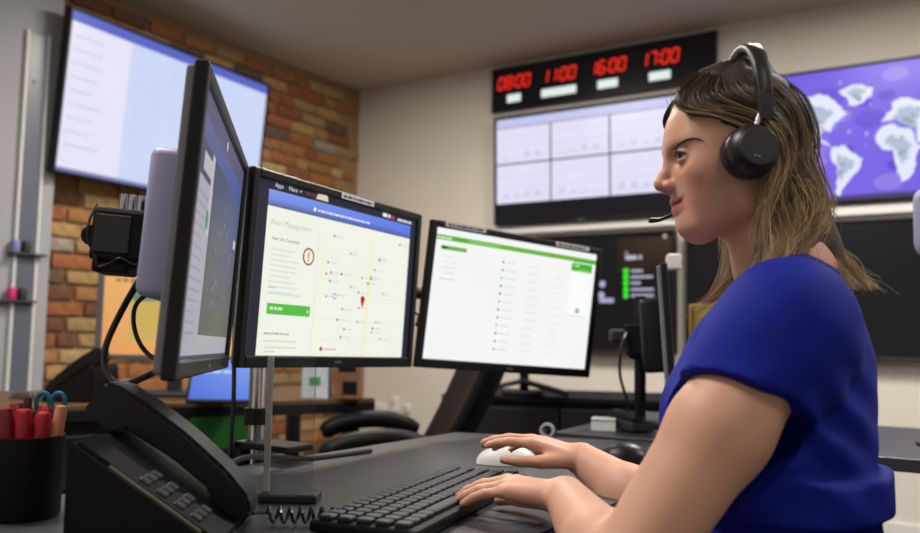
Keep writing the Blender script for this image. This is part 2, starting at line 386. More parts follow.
# ------------------------------------------------------------------ board on the pilaster
PXF = WX+.12
y0, y1 = onx(14, 260, PXF)[1], onx(33, 260, PXF)[1]
wb = empty('notice_board', (PXF, (y0+y1)/2, 1.5), 0, 'tall narrow blue-grey magnetic board on the white pilaster', 'board')
obj('panel', BX((.008, 0, 0), (.016, y1-y0, 1.7), bev=.003), mat('board_enamel', (92, 96, 110), .35, var=.05, scale=5), wb)
f = NB()
for s in (-1, 1): box(f, (.011, s*(y1-y0+.012)/2, 0), (.022, .012, 1.72), bev=.003)
obj('frame', f, M_white, wb); obj('screw', lathe(NB(), [(0, .004), (.007, .003), (.008, 0)], 12, Matrix.Translation((.016, -.01, .62)) @ Matrix.Rotation(rad(90), 4, 'Y')), M_dark, wb)
lp = onx(20, 250, PXF)
obj('ledge', BX((.03, .0, lp[2]-1.5-.02), (.045, y1-y0+.08, .012), bev=.003), M_dark, wb)
lp2 = onx(14, 297, PXF)
obj('ledge', BX((.03, -.04, lp2[2]-1.5-.02), (.045, y1-y0+.08, .012), bev=.003), M_dark, wb)
for (yy, zz, c, nm, lb) in ((lp[1]-.04, lp[2], (120, 126, 178), 'magnet', 'pale blue magnet block on the board ledge'), (lp[1]+.01, lp[2], (30, 30, 34), 'magnet', 'black magnet block on the board ledge'),
                        (lp2[1]-.03, lp2[2], (190, 30, 110), 'marker', 'pink marker cap on the lower board ledge'), (lp2[1]+.02, lp2[2], (28, 26, 34), 'marker', 'black marker cap on the lower board ledge')):
    b_ = NB(); lathe(b_, [(0, 0), (.019, 0), (.02, .004), (.02, .05), (.016, .056), (0, .057)], 14, Matrix.Translation((PXF+.032, yy, zz-.0135)))
    tag(obj(nm, b_, mat(nm+'_plastic', c, .5), None, True), lb, nm)

# ------------------------------------------------------------------ main desk
M_desk = mat('dark_desk_laminate', (58, 58, 62), .42, var=.06, scale=60, bump=.06, bscale=500)
DZ = .74
dk = empty('office_desk', (-.8, 1.0, 0), 0, 'dark grey corner desk carrying three monitors', 'desk')
DP = [(-1.11, .02), (-.47, .02), (-.47, 1.38), (-.52, 1.62), (-.56, 1.87), (-.768, 1.819), (-1.115, 1.711)]
tb = NB(); prism(tb, [(x+.8, y-1.0) for x, y in DP], DZ-.028, DZ); bmesh.ops.bevel(tb, geom=list(tb.edges), offset=.003, segments=2, affect='EDGES')
obj('desktop', tb, M_desk, dk)
for lx, ly in ((-1.06, .08), (-.56, .08), (-1.06, 1.64), (-.62, 1.76)):
    obj('leg', BX((lx+.8, ly-1.0, (DZ-.028)/2), (.05, .05, DZ-.028), bev=.004), M_dark, dk)
obj('modesty_panel', BX((-1.08+.8, .86-1.0, .5), (.016, 1.45, .4)), M_dark, dk)

# ------------------------------------------------------------------ three monitors
MW, MH = .55, .345; SX0, SX1, SZ0, SZ1 = -.258, .258, -.151, .156
def monitor(label, M, cv, name='computer_monitor', sm=M_led, shell=M_silver, stickers=(), group='monitors on the triple stand'):
    e = empty(name, None, M=M, label=label, cat='monitor', group=group)
    f = NB()
    bx0, bx1, bz0, bz1 = -MW/2, MW/2, -MH/2, MH/2
    box(f, ((bx0+SX0)/2, .004, 0), (SX0-bx0, .016, MH), bev=.003); box(f, ((bx1+SX1)/2, .004, 0), (bx1-SX1, .016, MH), bev=.003)
    box(f, (0, .004, (bz1+SZ1)/2), (SX1-SX0, .016, bz1-SZ1), bev=.003); box(f, (0, .004, (bz0+SZ0)/2), (SX1-SX0, .016, SZ0-bz0), bev=.003)
    obj('bezel', f, M_black, e)
    obj('back_cover', BX((0, .0145, 0), (MW-.01, .013, MH-.01), bev=.004), mat('back_plastic', (120, 118, 124), .45), e)
    sh = NB(); box(sh, (0, .042, .008), (.32, .058, .18), bev=.011, seg=3); s_ = obj('rear_shell', sh, shell, e, True)
    v = NB()
    for k in range(7): box(v, (-.09+k*.03, .071, .06), (.018, .002, .004))
    obj('vent_slot', v, M_blackm, s_)
    scr = cv.build('screen', sm, e, .002)
    obj('logo', BX((0, -.0045, (bz0+SZ0)/2), (.022, .001, .005)), M_steel, e)
    for k in range(4): obj('button', BX((.17+k*.018, -.0045, (bz0+SZ0)/2), (.008, .0015, .003)), M_dark, e)
    for (a, b, zz) in stickers:
        st = obj('label_sticker', BX(((a+b)/2, -.0048, zz), (b-a, .001, .011)), M_paper, e)
        c2 = Canvas(); c2.words(a+.006, zz-.003, (b-a)-.012, .005, (70, 72, 80), 1); c2.build('sticker_print', attr_mat('sticker_ink', .7), st, -.0054)
    return e
# centre: alert page
cv = Canvas(); cv.rect(SX0, SZ0, SX1, SZ1+.006, (36, 37, 50))
cv.grad(-.229, .127, .236, .141, (116, 140, 222), (86, 116, 222), (92, 122, 226), (128, 152, 230), 1); cv.grad(-.229, .112, .236, .127, (84, 96, 134), (70, 88, 150), (90, 120, 220), (120, 146, 224), 1)
cv.rect(-.229, -.151, .236, .112, (233, 236, 224), 1)
cv.text('Apps', -.215, .147, .011, (225, 228, 235), 3); cv.text('More \u25be'[:4], -.178, .147, .011, (225, 228, 235), 3)
cv.poly([(-.147, .152), (-.141, .152), (-.144, .148)], (200, 204, 214), 3)
cv.words(-.13, .148, .03, .005, (110, 46, 70), 3)
cv.poly([(-.1, .145), (-.094, .155), (-.066, .157), (-.062, .145)], (214, 206, 190), 3)
cv.words(.125, .146, .028, .0075, (230, 230, 236), 3); cv.rect(.156, .144, .17, .153, (170, 40, 90), 3); cv.words(.182, .145, .056, .005, (214, 216, 226), 3)
cv.words(-.09, .122, .17, .0042, (206, 216, 246), 3); cv.disc(-.1, .1245, .004, (240, 244, 255), 3)
cv.text('Alert Management', -.219, .080, .0152, (188, 192, 190), 3)
cv.text('Alert the Customer', -.212, .0535, .0092, (84, 88, 92), 3)
for k in range(9): cv.words(-.211, .036-k*.0095, random.uniform(.05, .078), .0026, (210, 213, 208), 3)
cv.words(-.211, -.032, .022, .003, (186, 190, 188), 3); cv.words(-.211, -.043, .09, .0028, (204, 208, 204), 3)
cv.disc(-.108, .034, .0165, (128, 40, 26), 3, 28); cv.disc(-.108, .034, .0132, (244, 232, 216), 4, 28); cv.rect(-.1095, .0305, -.1065, .043, (150, 70, 30), 5); cv.disc(-.108, .0265, .002, (150, 70, 30), 5)
cv.rect(-.2105, -.078, -.0915, -.0585, (86, 184, 66), 3); cv.words(-.203, -.070, .036, .005, (206, 236, 196), 5); cv.rect(-.1, -.0715, -.097, -.0655, (220, 244, 214), 5)
cv.words(-.213, -.114, .07, .0036, (168, 172, 170), 3); cv.words(-.213, -.127, .09, .003, (204, 208, 204), 3); cv.words(-.208, -.138, .085, .003, (212, 206, 184), 3); cv.words(-.208, -.1455, .03, .003, (214, 198, 170), 3)
cv.rect(-.082, -.151, -.0805, .09, (214, 218, 206), 2)
def road(p, wd_, c):
    for (x0, z0), (x1, z1) in zip(p, p[1:]): cv.poly([(x0-wd_, z0), (x0+wd_, z0), (x1+wd_, z1), (x1-wd_, z1)], c, 2)
road([(-.066, -.151), (-.0655, -.02), (-.06, .05), (-.056, .07)], .0028, (240, 236, 196)); road([(.086, -.151), (.09, -.05), (.094, .04), (.096, .098)], .004, (238, 232, 184))
for zz in (.05, .01, -.03, -.08, -.12): cv.rect(-.08, zz, .236, zz+.0012, (222, 226, 214), 2)
for xx in (-.02, .04, .14, .19): cv.rect(xx, -.151, xx+.0012, .1, (224, 228, 216), 2)
PIN = [(110, 120, 190), (200, 150, 90), (120, 150, 120), (160, 160, 170), (90, 100, 130), (210, 120, 100)]
for k in range(30):
    x, zz = random.uniform(-.055, .225), random.uniform(-.14, .095); cv.disc(x, zz, .0028, random.choice(PIN), 4, 10)
    cv.words(x+.006, zz-.0012, random.uniform(.015, .03), .0022, (206, 209, 206), 4)
cv.disc(.074, -.034, .0075, (196, 34, 44), 5, 20); cv.poly([(.0675, -.038), (.0805, -.038), (.074, -.052)], (196, 34, 44), 5); cv.disc(.074, -.034, .003, (110, 14, 20), 6)
cv.disc(-.02, -.034, .006, (140, 146, 150), 4); cv.disc(-.02, -.034, .004, (236, 238, 230), 5)
cv.disc(-.05, -.137, .0045, (176, 70, 60), 4); cv.words(-.043, -.139, .04, .003, (190, 170, 166), 4)
mc = monitor('middle monitor showing an alert page with a street map', face((-1.107, 1.28, 1.074), rad(4), rad(-2.4), rad(-1.2)), cv, stickers=((-.03, .08, .164),))
# right: green-banner list
cv = Canvas(); cv.rect(SX0, SZ0, SX1, SZ1, (238, 240, 240)); cv.rect(SX0, .129, SX1, .1405, (104, 176, 50), 1); cv.rect(-.205, .129, -.17, .1405, (84, 168, 36), 2)
cv.words(-.255, .132, .045, .004, (214, 240, 196), 3); cv.rect(.18, .128, .25, .1335, (66, 168, 30), 2); cv.words(-.16, .1335, .09, .003, (150, 214, 112), 3)
cv.rect(-.24, .107, -.166, .1165, (106, 176, 66), 2); cv.rect(-.238, .1085, -.222, .115, (40, 92, 24), 3)
for k in range(4): cv.words(-.232+.006*(k % 2), .09-k*.013, .03+.006*(k % 3), .0028, (214, 217, 218), 2)
cv.words(-.236, .037, .045, .0032, (196, 206, 190), 2); cv.rect(-.255, -.14, -.2545, .115, (214, 218, 220), 2)
DC = [(150, 108, 100), (160, 100, 90), (150, 170, 180), (96, 110, 112), (112, 104, 104), (150, 156, 158)]
for k in range(12):
    zz = .098-k*.0195; x = -.052
    cv.disc(x, zz, .0032, DC[k % 6], 2, 10); cv.words(x+.011, zz-.0015, random.uniform(.026, .04), .0028, (202, 206, 208), 2)
    cv.words(.03, zz-.0015, random.uniform(.03, .044), .0026, (214, 218, 216), 2); cv.words(.12, zz-.0015, random.uniform(.02, .032), .0026, (216, 222, 216), 2)
    cv.rect(-.14, zz+.009, .17, zz+.0095, (228, 230, 231), 1)
cv.rect(.172, -.012, .243, .125, (244, 245, 246), 3); cv.rect(.173, .104, .246, .125, (64, 172, 34), 4); cv.words(.18, .116, .02, .004, (190, 236, 170), 5); cv.words(.196, .107, .04, .003, (140, 214, 116), 5)
cv.rect(.172, -.0135, .243, -.012, (196, 200, 202), 4)
for a in range(4):
    for b in range(3): cv.rect(.184+b*.022, .02+a*.02, .188+b*.022, .0225+a*.02, (206, 210, 212), 5)
cv.disc(.209, .001, .0068, (60, 150, 60), 5); cv.disc(.209, .001, .003, (230, 244, 230), 6)
mr_ = monitor('end monitor showing a white list page with a green banner', face((-1.037, 1.856, 1.05), rad(-22.1), rad(-4.8), rad(-3.3)), cv, stickers=((-.238, -.12, .166), (.106, .222, .166)))
# left: map, its colours dimmed to imitate the grazing-angle darkening
cv = Canvas(); cv.rect(SX0, SZ0, SX1, SZ1, (70, 66, 92)); cv.rect(SX0, .128, SX1, SZ1, (82, 78, 106), 1)
cv.grad(SX0+.01, .1, SX1-.01, .128, (84, 88, 128), (62, 84, 140), (66, 86, 146), (86, 92, 134), 1)
cv.rect(SX0+.012, SZ0+.004, -.1, .06, (158, 154, 166), 2); cv.rect(SX0+.012, SZ0+.004, SX1-.012, -.122, (160, 162, 166), 2)
cv.grad(-.1, -.122, SX1-.012, .1, (84, 84, 72), (104, 100, 84), (70, 84, 128), (66, 70, 92), 3)
cv.rect(-.2, .068, -.12, .09, (172, 170, 178), 4); cv.rect(-.13, .0, -.105, .1, (176, 174, 184), 4)
for k in range(14): cv.words(SX0+.03, .04-k*.0125, random.uniform(.06, .11), .003, (138, 135, 150), 4)
for k in range(60):
    x, zz = random.uniform(-.08, .235), random.uniform(-.118, .06); cv.disc(x, zz, random.uniform(.002, .006), random.choice([(60, 84, 62), (72, 96, 60), (130, 126, 106), (120, 116, 104), (56, 62, 62)]), 5, 8)
for k in range(9):
    x = -.06+k*.034; cv.rect(x, -.12, x+.006, .02+.03*random.random(), (98, 96, 86), 4)
cv.disc(-.13, .018, .012, (50, 130, 84), 6); cv.words(.2, .02, .03, .014, (190, 190, 194), 6); cv.disc(.0, .14, .007, (190, 188, 180), 6)
ml = monitor('monitor showing an aerial map in dimmed colours turned edge-on beside the desk phone', face((-.91, .792, 1.084), rad(42.5), rad(-3.4), rad(-.9)), cv)

# ------------------------------------------------------------------ triple monitor stand
sd = empty('monitor_stand', (-1.165, 1.135, 0), 0, 'chrome pole stand with black cross arm holding the three monitors', 'monitor stand')
S0 = Vector((-1.165, 1.135, 0))
def L(p): return Vector(p)-S0
ph = at(262, 420, 1.55); PXY = (-1.165, ph[1]+.0)
obj('pole', tube(NB(), [L((*PXY, .60)), L((*PXY, 1.16))], .0165, 20), M_chrome, sd, True)
obj('pole_cap', tube(NB(), [L((*PXY, 1.16)), L((*PXY, 1.172))], .019, 20), M_black, sd, True)
cl = NB(); box(cl, L((PXY[0]+.045, PXY[1], .765)), (.13, .07, .012), bev=.003); box(cl, L((PXY[0]+.045, PXY[1], .69)), (.13, .06, .012), bev=.003); box(cl, L((PXY[0]-.012, PXY[1], .728)), (.02, .07, .087), bev=.003)
obj('clamp', cl, M_black, sd)
obj('collar', tube(NB(), [L((*PXY, .80)), L((*PXY, .83))], .023, 20), M_black, sd, True)
def headpos(M, off): return np.array(M.translation)+np.array(M.to_3x3() @ Vector((0, off, 0)))
hl, hc, hr = [headpos(o.matrix_world, .165) for o in (ml, mc, mr_)]
arm = spline([hl, (PXY[0]-.06, (hl[1]+PXY[1])/2+.02, 1.085), (PXY[0]-.07, PXY[1], 1.085), hc, hr], 30)
ab = NB(); tube(ab, [L(p) for p in arm], .014, 12); box(ab, L((PXY[0]-.04, PXY[1], 1.085)), (.08, .06, .06), bev=.006); obj('cross_arm', ab, M_blackm, sd, True)
for o in (ml, mc, mr_):
    R3 = o.matrix_world.to_3x3(); T = lambda x, y, z_: L(headpos(o.matrix_world, 0))+R3 @ Vector((x, y, z_))
    hb = NB(); box(hb, T(0, .079, 0), (.11, .016, .11), R3, bev=.003); box(hb, T(0, .122, .0), (.08, .07, .07), R3, bev=.006); box(hb, T(0, .13, -.042), (.07, .045, .016), R3, bev=.004)
    hd = obj('mounting_head', hb, M_blackm, sd)
    obj('cover_plate', BX(T(-.0415, .13, 0), (.004, .045, .05), R3, bev=.0015), M_dark, hd)
    kb = NB(); 
    for k in range(3): tube(kb, [T(-.01+k*.0, .105+.0115*k, .037), T(-.01, .105+.0115*k, .058)], .0052, 10)
    obj('knob', kb, M_chrome, hd, True)
# cables behind the left monitor
M_cable = mat('black_cable', (34, 32, 40), .3)
def cable(label, pts, r, n=40): return tag(obj('cable', tube(NB(), [tuple(p) for p in spline(pts, n)], r, 8), M_cable, None, True), label, 'cable')
lw = lambda x, y, d: at(x, y, d)
cable('thick black cable looping down behind the edge-on monitor', [lw(160, 262, 1.06), lw(140, 280, 1.08), lw(118, 318, 1.1), lw(105, 350, 1.1), lw(107, 374, 1.09), lw(122, 384, 1.08), lw(145, 377, 1.07), lw(172, 360, 1.07), lw(190, 330, 1.1)], .0042)
cable('thin black cable hanging close behind the silver monitor shell', [lw(152, 290, 1.1), lw(136, 305, 1.12), lw(134, 326, 1.12), lw(142, 347, 1.11), lw(158, 360, 1.1), lw(185, 362, 1.12)], .003)
cable('thin black wire around the mounting head', [lw(97, 205, 1.13), lw(89, 222, 1.1), lw(88, 240, 1.1), lw(95, 256, 1.1), lw(98, 266, 1.1), lw(108, 264, 1.1), lw(120, 258, 1.1), lw(132, 264, 1.1), lw(150, 266, 1.1)], .0018)
cable('bundled black cable down the chrome pole', [(PXY[0]-.045, PXY[1]-.02, 1.05), (PXY[0]-.03, PXY[1]-.035, .95), (PXY[0]-.02, PXY[1]-.04, .85), (PXY[0]-.028, PXY[1]-.035, .7), (PXY[0]-.02, PXY[1]-.03, .45)], .004)
cable('short black cables between the middle and end monitors', [headpos(mc.matrix_world, .1)+np.array((0, .1, -.03)), lw(412, 312, 1.98), lw(418, 320, 1.99), lw(421, 326, 2.0), headpos(mr_.matrix_world, .1)+np.array((0, -.1, -.05))], .003)
cable('dark cable lying along the desk behind the phone', [(-1.0, .86, DZ+.005), (-1.02, .95, DZ+.03), (-1.04, 1.05, DZ+.02), (-1.06, 1.15, DZ+.005), (-1.04, 1.3, DZ+.005)], .0045)
# clear acrylic card holder standing on the desk
M_acr = mat('clear_acrylic', (235, 240, 242), .04, trans=1, var=.01); M_acr.node_tree.nodes['Principled BSDF'].inputs['IOR'].default_value = 1.2
ap = onz(268, 500, DZ); az_ = YAW
ac = empty('acrylic_holder', (ap[0], ap[1], DZ), YAW, 'clear acrylic sheet standing in a small foot before the middle monitor', 'sign holder')
hh = at(270, 357, np.dot(ap-CAM, _F))[2]-DZ
obj('sheet', BX((.03, 0, hh/2+.006), (.06, .003, hh-.012), bev=.0008), M_acr, ac); obj('edge_strip', BX((-.003, 0, hh/2+.004), (.0085, .006, hh-.008), bev=.001), mat('frosted_edge', (165, 162, 158), .3), ac)
obj('foot', BX((.03, 0, .006), (.08, .05, .012), bev=.003), M_dark, ac)

# ------------------------------------------------------------------ desk phone
M_beige = mat('phone_grey_panel', (128, 118, 100), .45)
def desk_phone(loc, rz, label):
    e = empty('desk_phone', loc, rz, label, 'telephone', 'desk phones')
    b = NB(); a = [(-.094, 0), (.062, 0), (.07, .01), (.07, .108), (.062, .115), (-.084, .016), (-.094, .01)]
    va = [b.verts.new((-.09, y, z_)) for y, z_ in a]; vb = [b.verts.new((.09, y, z_)) for y, z_ in a]; n = len(a)
    b.faces.new(va[::-1]); b.faces.new(vb)
    for i in range(n): b.faces.new((va[i], va[(i+1) % n], vb[(i+1) % n], vb[i]))
    bmesh.ops.recalc_face_normals(b, faces=b.faces); bmesh.ops.bevel(b, geom=list(b.edges), offset=.005, segments=2, affect='EDGES')
    obj('body', b, M_blackm, e, True)
    R = RX(math.atan2(.118, .172)); sl = lambda x, s, t: Vector((x, 0, .067)) + R @ Vector((0, s, t))
    kp = obj('key_panel', BX(sl(-.05, -.025, .0015), (.072, .12, .006), R, bev=.003), M_beige, e)
    for i in range(4):
        for j in range(3): obj('key', BX(sl(-.07+j*.02, -.07+i*.022, .006), (.014, .013, .005), R, bev=.0015, seg=1), M_dark, kp)
    obj('display', BX(sl(-.05, .055, .002), (.066, .03, .005), R, bev=.002), M_black, e)
    h = NB(); o = [(-.11, -.001), (-.112, .018), (-.1, .031), (-.06, .042), (0, .049), (.06, .051), (.1, .048), (.113, .042), (.113, .0), (.068, .0), (.06, .012), (0, .016), (-.058, .012), (-.068, .0)]
    va = [h.verts.new(sl(.0, s, t+.004)) for s, t in o]; vb = [h.verts.new(sl(.056, s, t+.004)) for s, t in o]; n = len(o)
    h.faces.new(va[::-1]); h.faces.new(vb)
    for i in range(n): h.faces.new((va[i], va[(i+1) % n], vb[(i+1) % n], vb[i]))
    bmesh.ops.recalc_face_normals(h, faces=h.faces); bmesh.ops.bevel(h, geom=list(h.edges), offset=.0045, segments=2, affect='EDGES', clamp_overlap=True)
    hs = obj('handset', h, M_black, e, True)
    cp = [sl(.03, -.112, .016)]+[Vector((.045+.010*math.cos(k*.9), -.115-.0018*k, .0125+.009*math.sin(k*.9))) for k in range(56)]
    obj('coiled_cord', tube(NB(), cp, .0022, 6), M_cable, hs, True)
    return e
pp = at(161, 432, .97)
ph1 = desk_phone((pp[0], pp[1], DZ), rad(126), 'black desk phone with its handset on, beside the edge-on monitor')

# ------------------------------------------------------------------ pen cup with red markers and scissors
pc = at(24, 447, 1.04)
cupz = DZ
c_ = NB(); lathe(c_, [(0, 0), (.043, 0), (.045, .004), (.046, .098), (.0435, .098), (.0425, .006), (0, .005)], 28, Matrix.Translation((0, 0, 0)))
cup = tag(obj('pen_cup', c_, M_blackm, None, True), 'black round pen cup full of red markers', 'pen cup'); cup.location = (pc[0], pc[1], cupz)
M_red = mat('red_plastic', (164, 14, 34), .35); M_dred = mat('dark_red_plastic', (120, 8, 24), .4)
def pen(name, label, cat, group, bx_, by_, tx, ty, ln, r, m, mcap):
    e = empty(name, (pc[0]+bx_, pc[1]+by_, cupz+.007), 0, label, cat, group)
    d = Vector((tx-bx_, ty-by_, 0)); d.z = math.sqrt(max(ln*ln-d.length_squared, 1e-4)); 
    q = Vector((0, 0, 1)).rotation_difference(d.normalized()); e.rotation_mode = 'QUATERNION'; e.rotation_quaternion = q
    b = NB(); lathe(b, [(0, 0), (r*.5, .002), (r, .012), (r, ln*.6), (0, ln*.6)], 14); obj('barrel', b, m, e, True)
    b = NB(); lathe(b, [(r*1.0, ln*.6), (r*1.12, ln*.605), (r*1.08, ln*.97), (r*.8, ln), (0, ln)], 14); obj('cap', b, mcap, e, True)
    return e
RV = np.array([math.cos(YAW), math.sin(YAW)])
for i, (a, q, ln) in enumerate(((-.024, -.01, .122), (-.009, -.02, .126), (.006, -.016, .124), (.02, -.008, .12), (-.015, .012, .128), (.012, .014, .125))):
    x, y = RV*a+np.array([-RV[1], RV[0]])*q
    pen('marker_pen', 'thick red marker pen standing in the black pen cup', 'marker', 'red markers in the pen cup', x*.8, y*.8, x*1.35, y*1.35, ln, .0088, M_red, M_dred if i % 3 == 1 else M_red)
x, y = RV*-.004; pen('ballpoint_pen', 'dark pen standing taller among the red markers', 'pen', None, x, y+.004, x-.004, y+.008, .136, .0045, M_black, M_dark)
x, y = RV*.03; pen('marker_pen', 'orange marker pen leaning at the rim of the cup', 'marker', None, x*.9, y*.9, x*1.45, y*1.45, .128, .0065, mat('orange_plastic', (196, 110, 70), .4), mat('orange_cap', (205, 128, 92), .4))
sz = empty('scissors', (pc[0]-.006+RV[0]*.004, pc[1]+.018+RV[1]*.004, cupz+.008), YAW, 'scissors with teal loop handles standing in the pen cup', 'scissors')
M_teal = mat('teal_plastic', (14, 104, 134), .4)
for s in (-1, 1):
    obj('blade', BX((s*.004+.003, 0, .055), (.011, .0015, .1), RY(rad(6*s)), bev=.0005), M_steel, sz)
    hp = [(.012+s*.0095+.0085*math.cos(t)*1.0, 0, .128+.012*math.sin(t)) for t in np.linspace(0, 2*math.pi, 17)[:-1]]
    hb_ = NB(); tube(hb_, hp, .003, 8, closed=True); tube(hb_, [(.004+s*.003, 0, .1), (.012+s*.008, 0, .118)], .003, 8); obj('handle', hb_, M_teal, sz, True)
# second, darker pot behind
p2 = at(62, 420, 1.13)
c_ = NB(); lathe(c_, [(0, 0), (.03, 0), (.032, .003), (.033, .085), (.031, .085), (.03, .006), (0, .005)], 24)
cup2 = tag(obj('pen_cup', c_, M_dark, None, True), 'small dark cup behind the red markers', 'pen cup'); cup2.location = (-1.03, .79, DZ)

# ------------------------------------------------------------------ keyboard, mouse, tape
kc = Vector((-.66, .965, DZ)); kb_ = empty('keyboard', kc, rad(12+90), 'black computer keyboard being typed on by the seated person', 'keyboard')
obj('base', BX((0, 0, .009), (.43, .135, .014), bev=.004), M_blackm, kb_)
for r_ in range(5):
    for c in range(21):
        if r_ == 4 and 4 <= c <= 8:
            if c == 4: obj('key', BX((-.2+6*.02, .05-r_*.024, .0185), (.095, .017, .006), bev=.0015, seg=1), M_dark, kb_)
            continue
        if r_ == 0 and c == 0: K0 = obj('key', BX((0, 0, 0), (.0165, .018, .006), bev=.0015, seg=1), M_dark, kb_); K0.location = (-.2, .05, .0185)
        else:
            k_ = K0.copy(); COL.objects.link(k_); k_.parent = kb_; k_.location = (-.2+c*.02, .05-r_*.024, .0185)
mo_p = onz(507, 464, DZ)
mo = empty('computer_mouse', (mo_p[0], mo_p[1], DZ), rad(213), 'pale grey computer mouse held by the seated person', 'mouse')
b = NB(); bmesh.ops.create_uvsphere(b, u_segments=24, v_segments=14, radius=1); 
for v in b.verts: v.co = Vector((v.co.x*.056, v.co.y*.031, max(v.co.z, -.02)*.034+.0008))
obj('shell', b, M_white, mo, True); obj('wheel', tube(NB(), [(.032, -.003, .03), (.032, .003, .03)], .006, 14), M_dark, mo, True); obj('button_seam', BX((.03, 0, .03), (.03, .0012, .004)), M_dark, mo)
tp = onz(547, 438, DZ); t_ = NB(); lathe(t_, [(.011, -.006), (.017, -.006), (.0175, 0), (.017, .006), (.011, .006), (.0105, 0), (.011, -.006)], 28, Matrix.Translation((tp[0], tp[1], DZ+.0175)) @ Matrix.Rotation(rad(20), 4, 'Z') @ Matrix.Rotation(rad(90), 4, 'X'))
tag(obj('tape_roll', t_, mat('clear_tape', (196, 196, 214), .15, trans=.3), None, True), 'roll of clear tape standing at the far desk edge', 'tape')
bp = onz(625, 462, DZ); b = NB(); bmesh.ops.create_uvsphere(b, u_segments=24, v_segments=14, radius=1)
for v in b.verts: v.co = Vector((v.co.x*.05, v.co.y*.034, max(v.co.z, -.02)*.036+.0008))
bo = tag(obj('computer_mouse', b, M_black, None, True), 'glossy black mouse near the end of the desk by the seated person', 'mouse'); bo.location = (bp[0], bp[1], DZ); bo.rotation_euler = (0, 0, rad(200))

# ------------------------------------------------------------------ office chairs
M_leather = mat('black_leather', (13, 13, 16), .5, bump=.2, bscale=160, spec=.2)
M_mesh = mat('black_fabric', (22, 22, 25), .8, bump=.3, bscale=900)
def office_chair(loc, rz, label, back_h, back_w, lean, m, arm=True, group=None, seat_z=.47):   # faces +x
    e = empty('office_chair', loc, rz, label, 'chair', group)
    s = NB(); box(s, (.02, 0, seat_z-.045), (.48, .49, .09), bev=.035, seg=4); obj('seat', s, m, e, True)
    b = NB(); n = 14; rings = []
    for i in range(n+1):
        t = i/n; z_ = seat_z+.06+t*back_h; x = -.2-math.sin(lean)*t*back_h-.03*math.sin(t*math.pi); wd = back_w/2*(.82+.25*math.sin(t*math.pi*.75)); th = .045*(1 if 0 < i < n else .55)
        if i == n: wd *= .86
        ring = []
        for k in range(20):
            a = 2*math.pi*k/20; cy = math.copysign(abs(math.cos(a))**.5, math.cos(a)); sy = math.copysign(abs(math.sin(a))**.7, math.sin(a))
            ring.append(b.verts.new((x+th*sy+.05*(cy*cy)*.9, wd*cy, z_)))
        rings.append(ring)
    for p, q in zip(rings, rings[1:]):
        for k in range(20): b.faces.new((p[k], p[(k+1) % 20], q[(k+1) % 20], q[k]))
    b.faces.new(rings[0][::-1]); b.faces.new(rings[-1]); obj('backrest', b, m, e, True, 60)
    obj('back_bracket', tube(NB(), [(-.05, 0, seat_z-.07), (-.22, 0, seat_z-.05), (-.27, 0, seat_z+.02), (-.25-.03-math.sin(lean)*.15, 0, seat_z+.2)], .022, 10), M_blackm, e, True)
    if arm:
        for sgn in (-1, 1):
            a_ = NB(); pts = spline([(-.2, sgn*.28, seat_z+.2), (-.08, sgn*.285, seat_z+.235), (.05, sgn*.285, seat_z+.225), (.13, sgn*.28, seat_z+.19)], 14); tube(a_, [tuple(p) for p in pts], [.02]+[.03]*12+[.018], 12); ar = obj('armrest', a_, m, e, True)
            obj('arm_support', tube(NB(), [(0, sgn*.22, seat_z-.07), (.02, sgn*.29, seat_z-.02), (.02, sgn*.285, seat_z+.2)], .014, 10), M_blackm, ar, True)
    obj('gas_lift', lathe(NB(), [(0, .09), (.03, .09), (.03, .25), (.018, .25), (.018, seat_z-.085), (0, seat_z-.085)], 18), M_dark, e, True)
    for k in range(5):
        a = 2*math.pi*k/5+.3; c, s_ = math.cos(a), math.sin(a); lg = obj('base_leg', tube(NB(), [(c*.02, s_*.02, .11), (c*.3, s_*.3, .075)], [.028, .018], 10), M_black, e, True)
        obj('castor', tube(NB(), [(c*.3-s_*.022, s_*.3+c*.022, .028), (c*.3+s_*.022, s_*.3-c*.022, .028)], .028, 16), M_blackm, lg, True)
    return e
cb = at(362, 505, 2.62)
office_chair((cb[0], cb[1], 0), rad(222), 'empty black leather office chair with padded arms behind the monitors', .66, .44, rad(26), M_leather, seat_z=.44)

# ------------------------------------------------------------------ second desk by the brick wall and the things on it
A_ = np.array([-2.62, .86]); B_ = np.array([-1.90, 2.39]); dr = (B_-A_)/np.linalg.norm(B_-A_); LN = np.linalg.norm(B_-A_); pr = np.array([-dr[1], dr[0]])
bd = empty('office_desk', (*((A_+B_)/2), 0), math.atan2(dr[1], dr[0]), 'long black-edged wooden desk standing before the brick wall', 'desk')
obj('desktop', BX((0, .35, DZ-.006), (LN, .70, .012)), mat('oak_top', (92, 66, 38), .5, var=.18, scale=14), bd)
obj('edge_band', BX((0, .351, DZ-.03), (LN+.002, .704, .036), bev=.003), M_blackm, bd)
for sx in (-LN/2+.06, LN/2-.06):
    for sy in (.07, .63): obj('leg', BX((sx, sy, .355), (.05, .05, .71), bev=.004), M_blackm, bd)
obj('drawer_unit', BX((-.12, .36, .36), (.4, .5, .66), bev=.004), M_blackm, bd)
for k in range(3): d_ = obj('drawer_front', BX((-.12, .105, .14+k*.22), (.38, .016, .2), bev=.003), M_dark, bd); obj('drawer_handle', BX((-.12, .092, .2+k*.22), (.12, .012, .012), bev=.003), M_steel, d_)
lgp = at(324, 425, 2.8)
obj('leg', tube(NB(), [bd.matrix_world.inverted() @ Vector((0, 0, 0))]*1+[], .02) if False else tube(NB(), [(LN/2-.55, .1, 0), (LN/2-.55, .1, .70)], .02, 16), M_steel, bd, True)
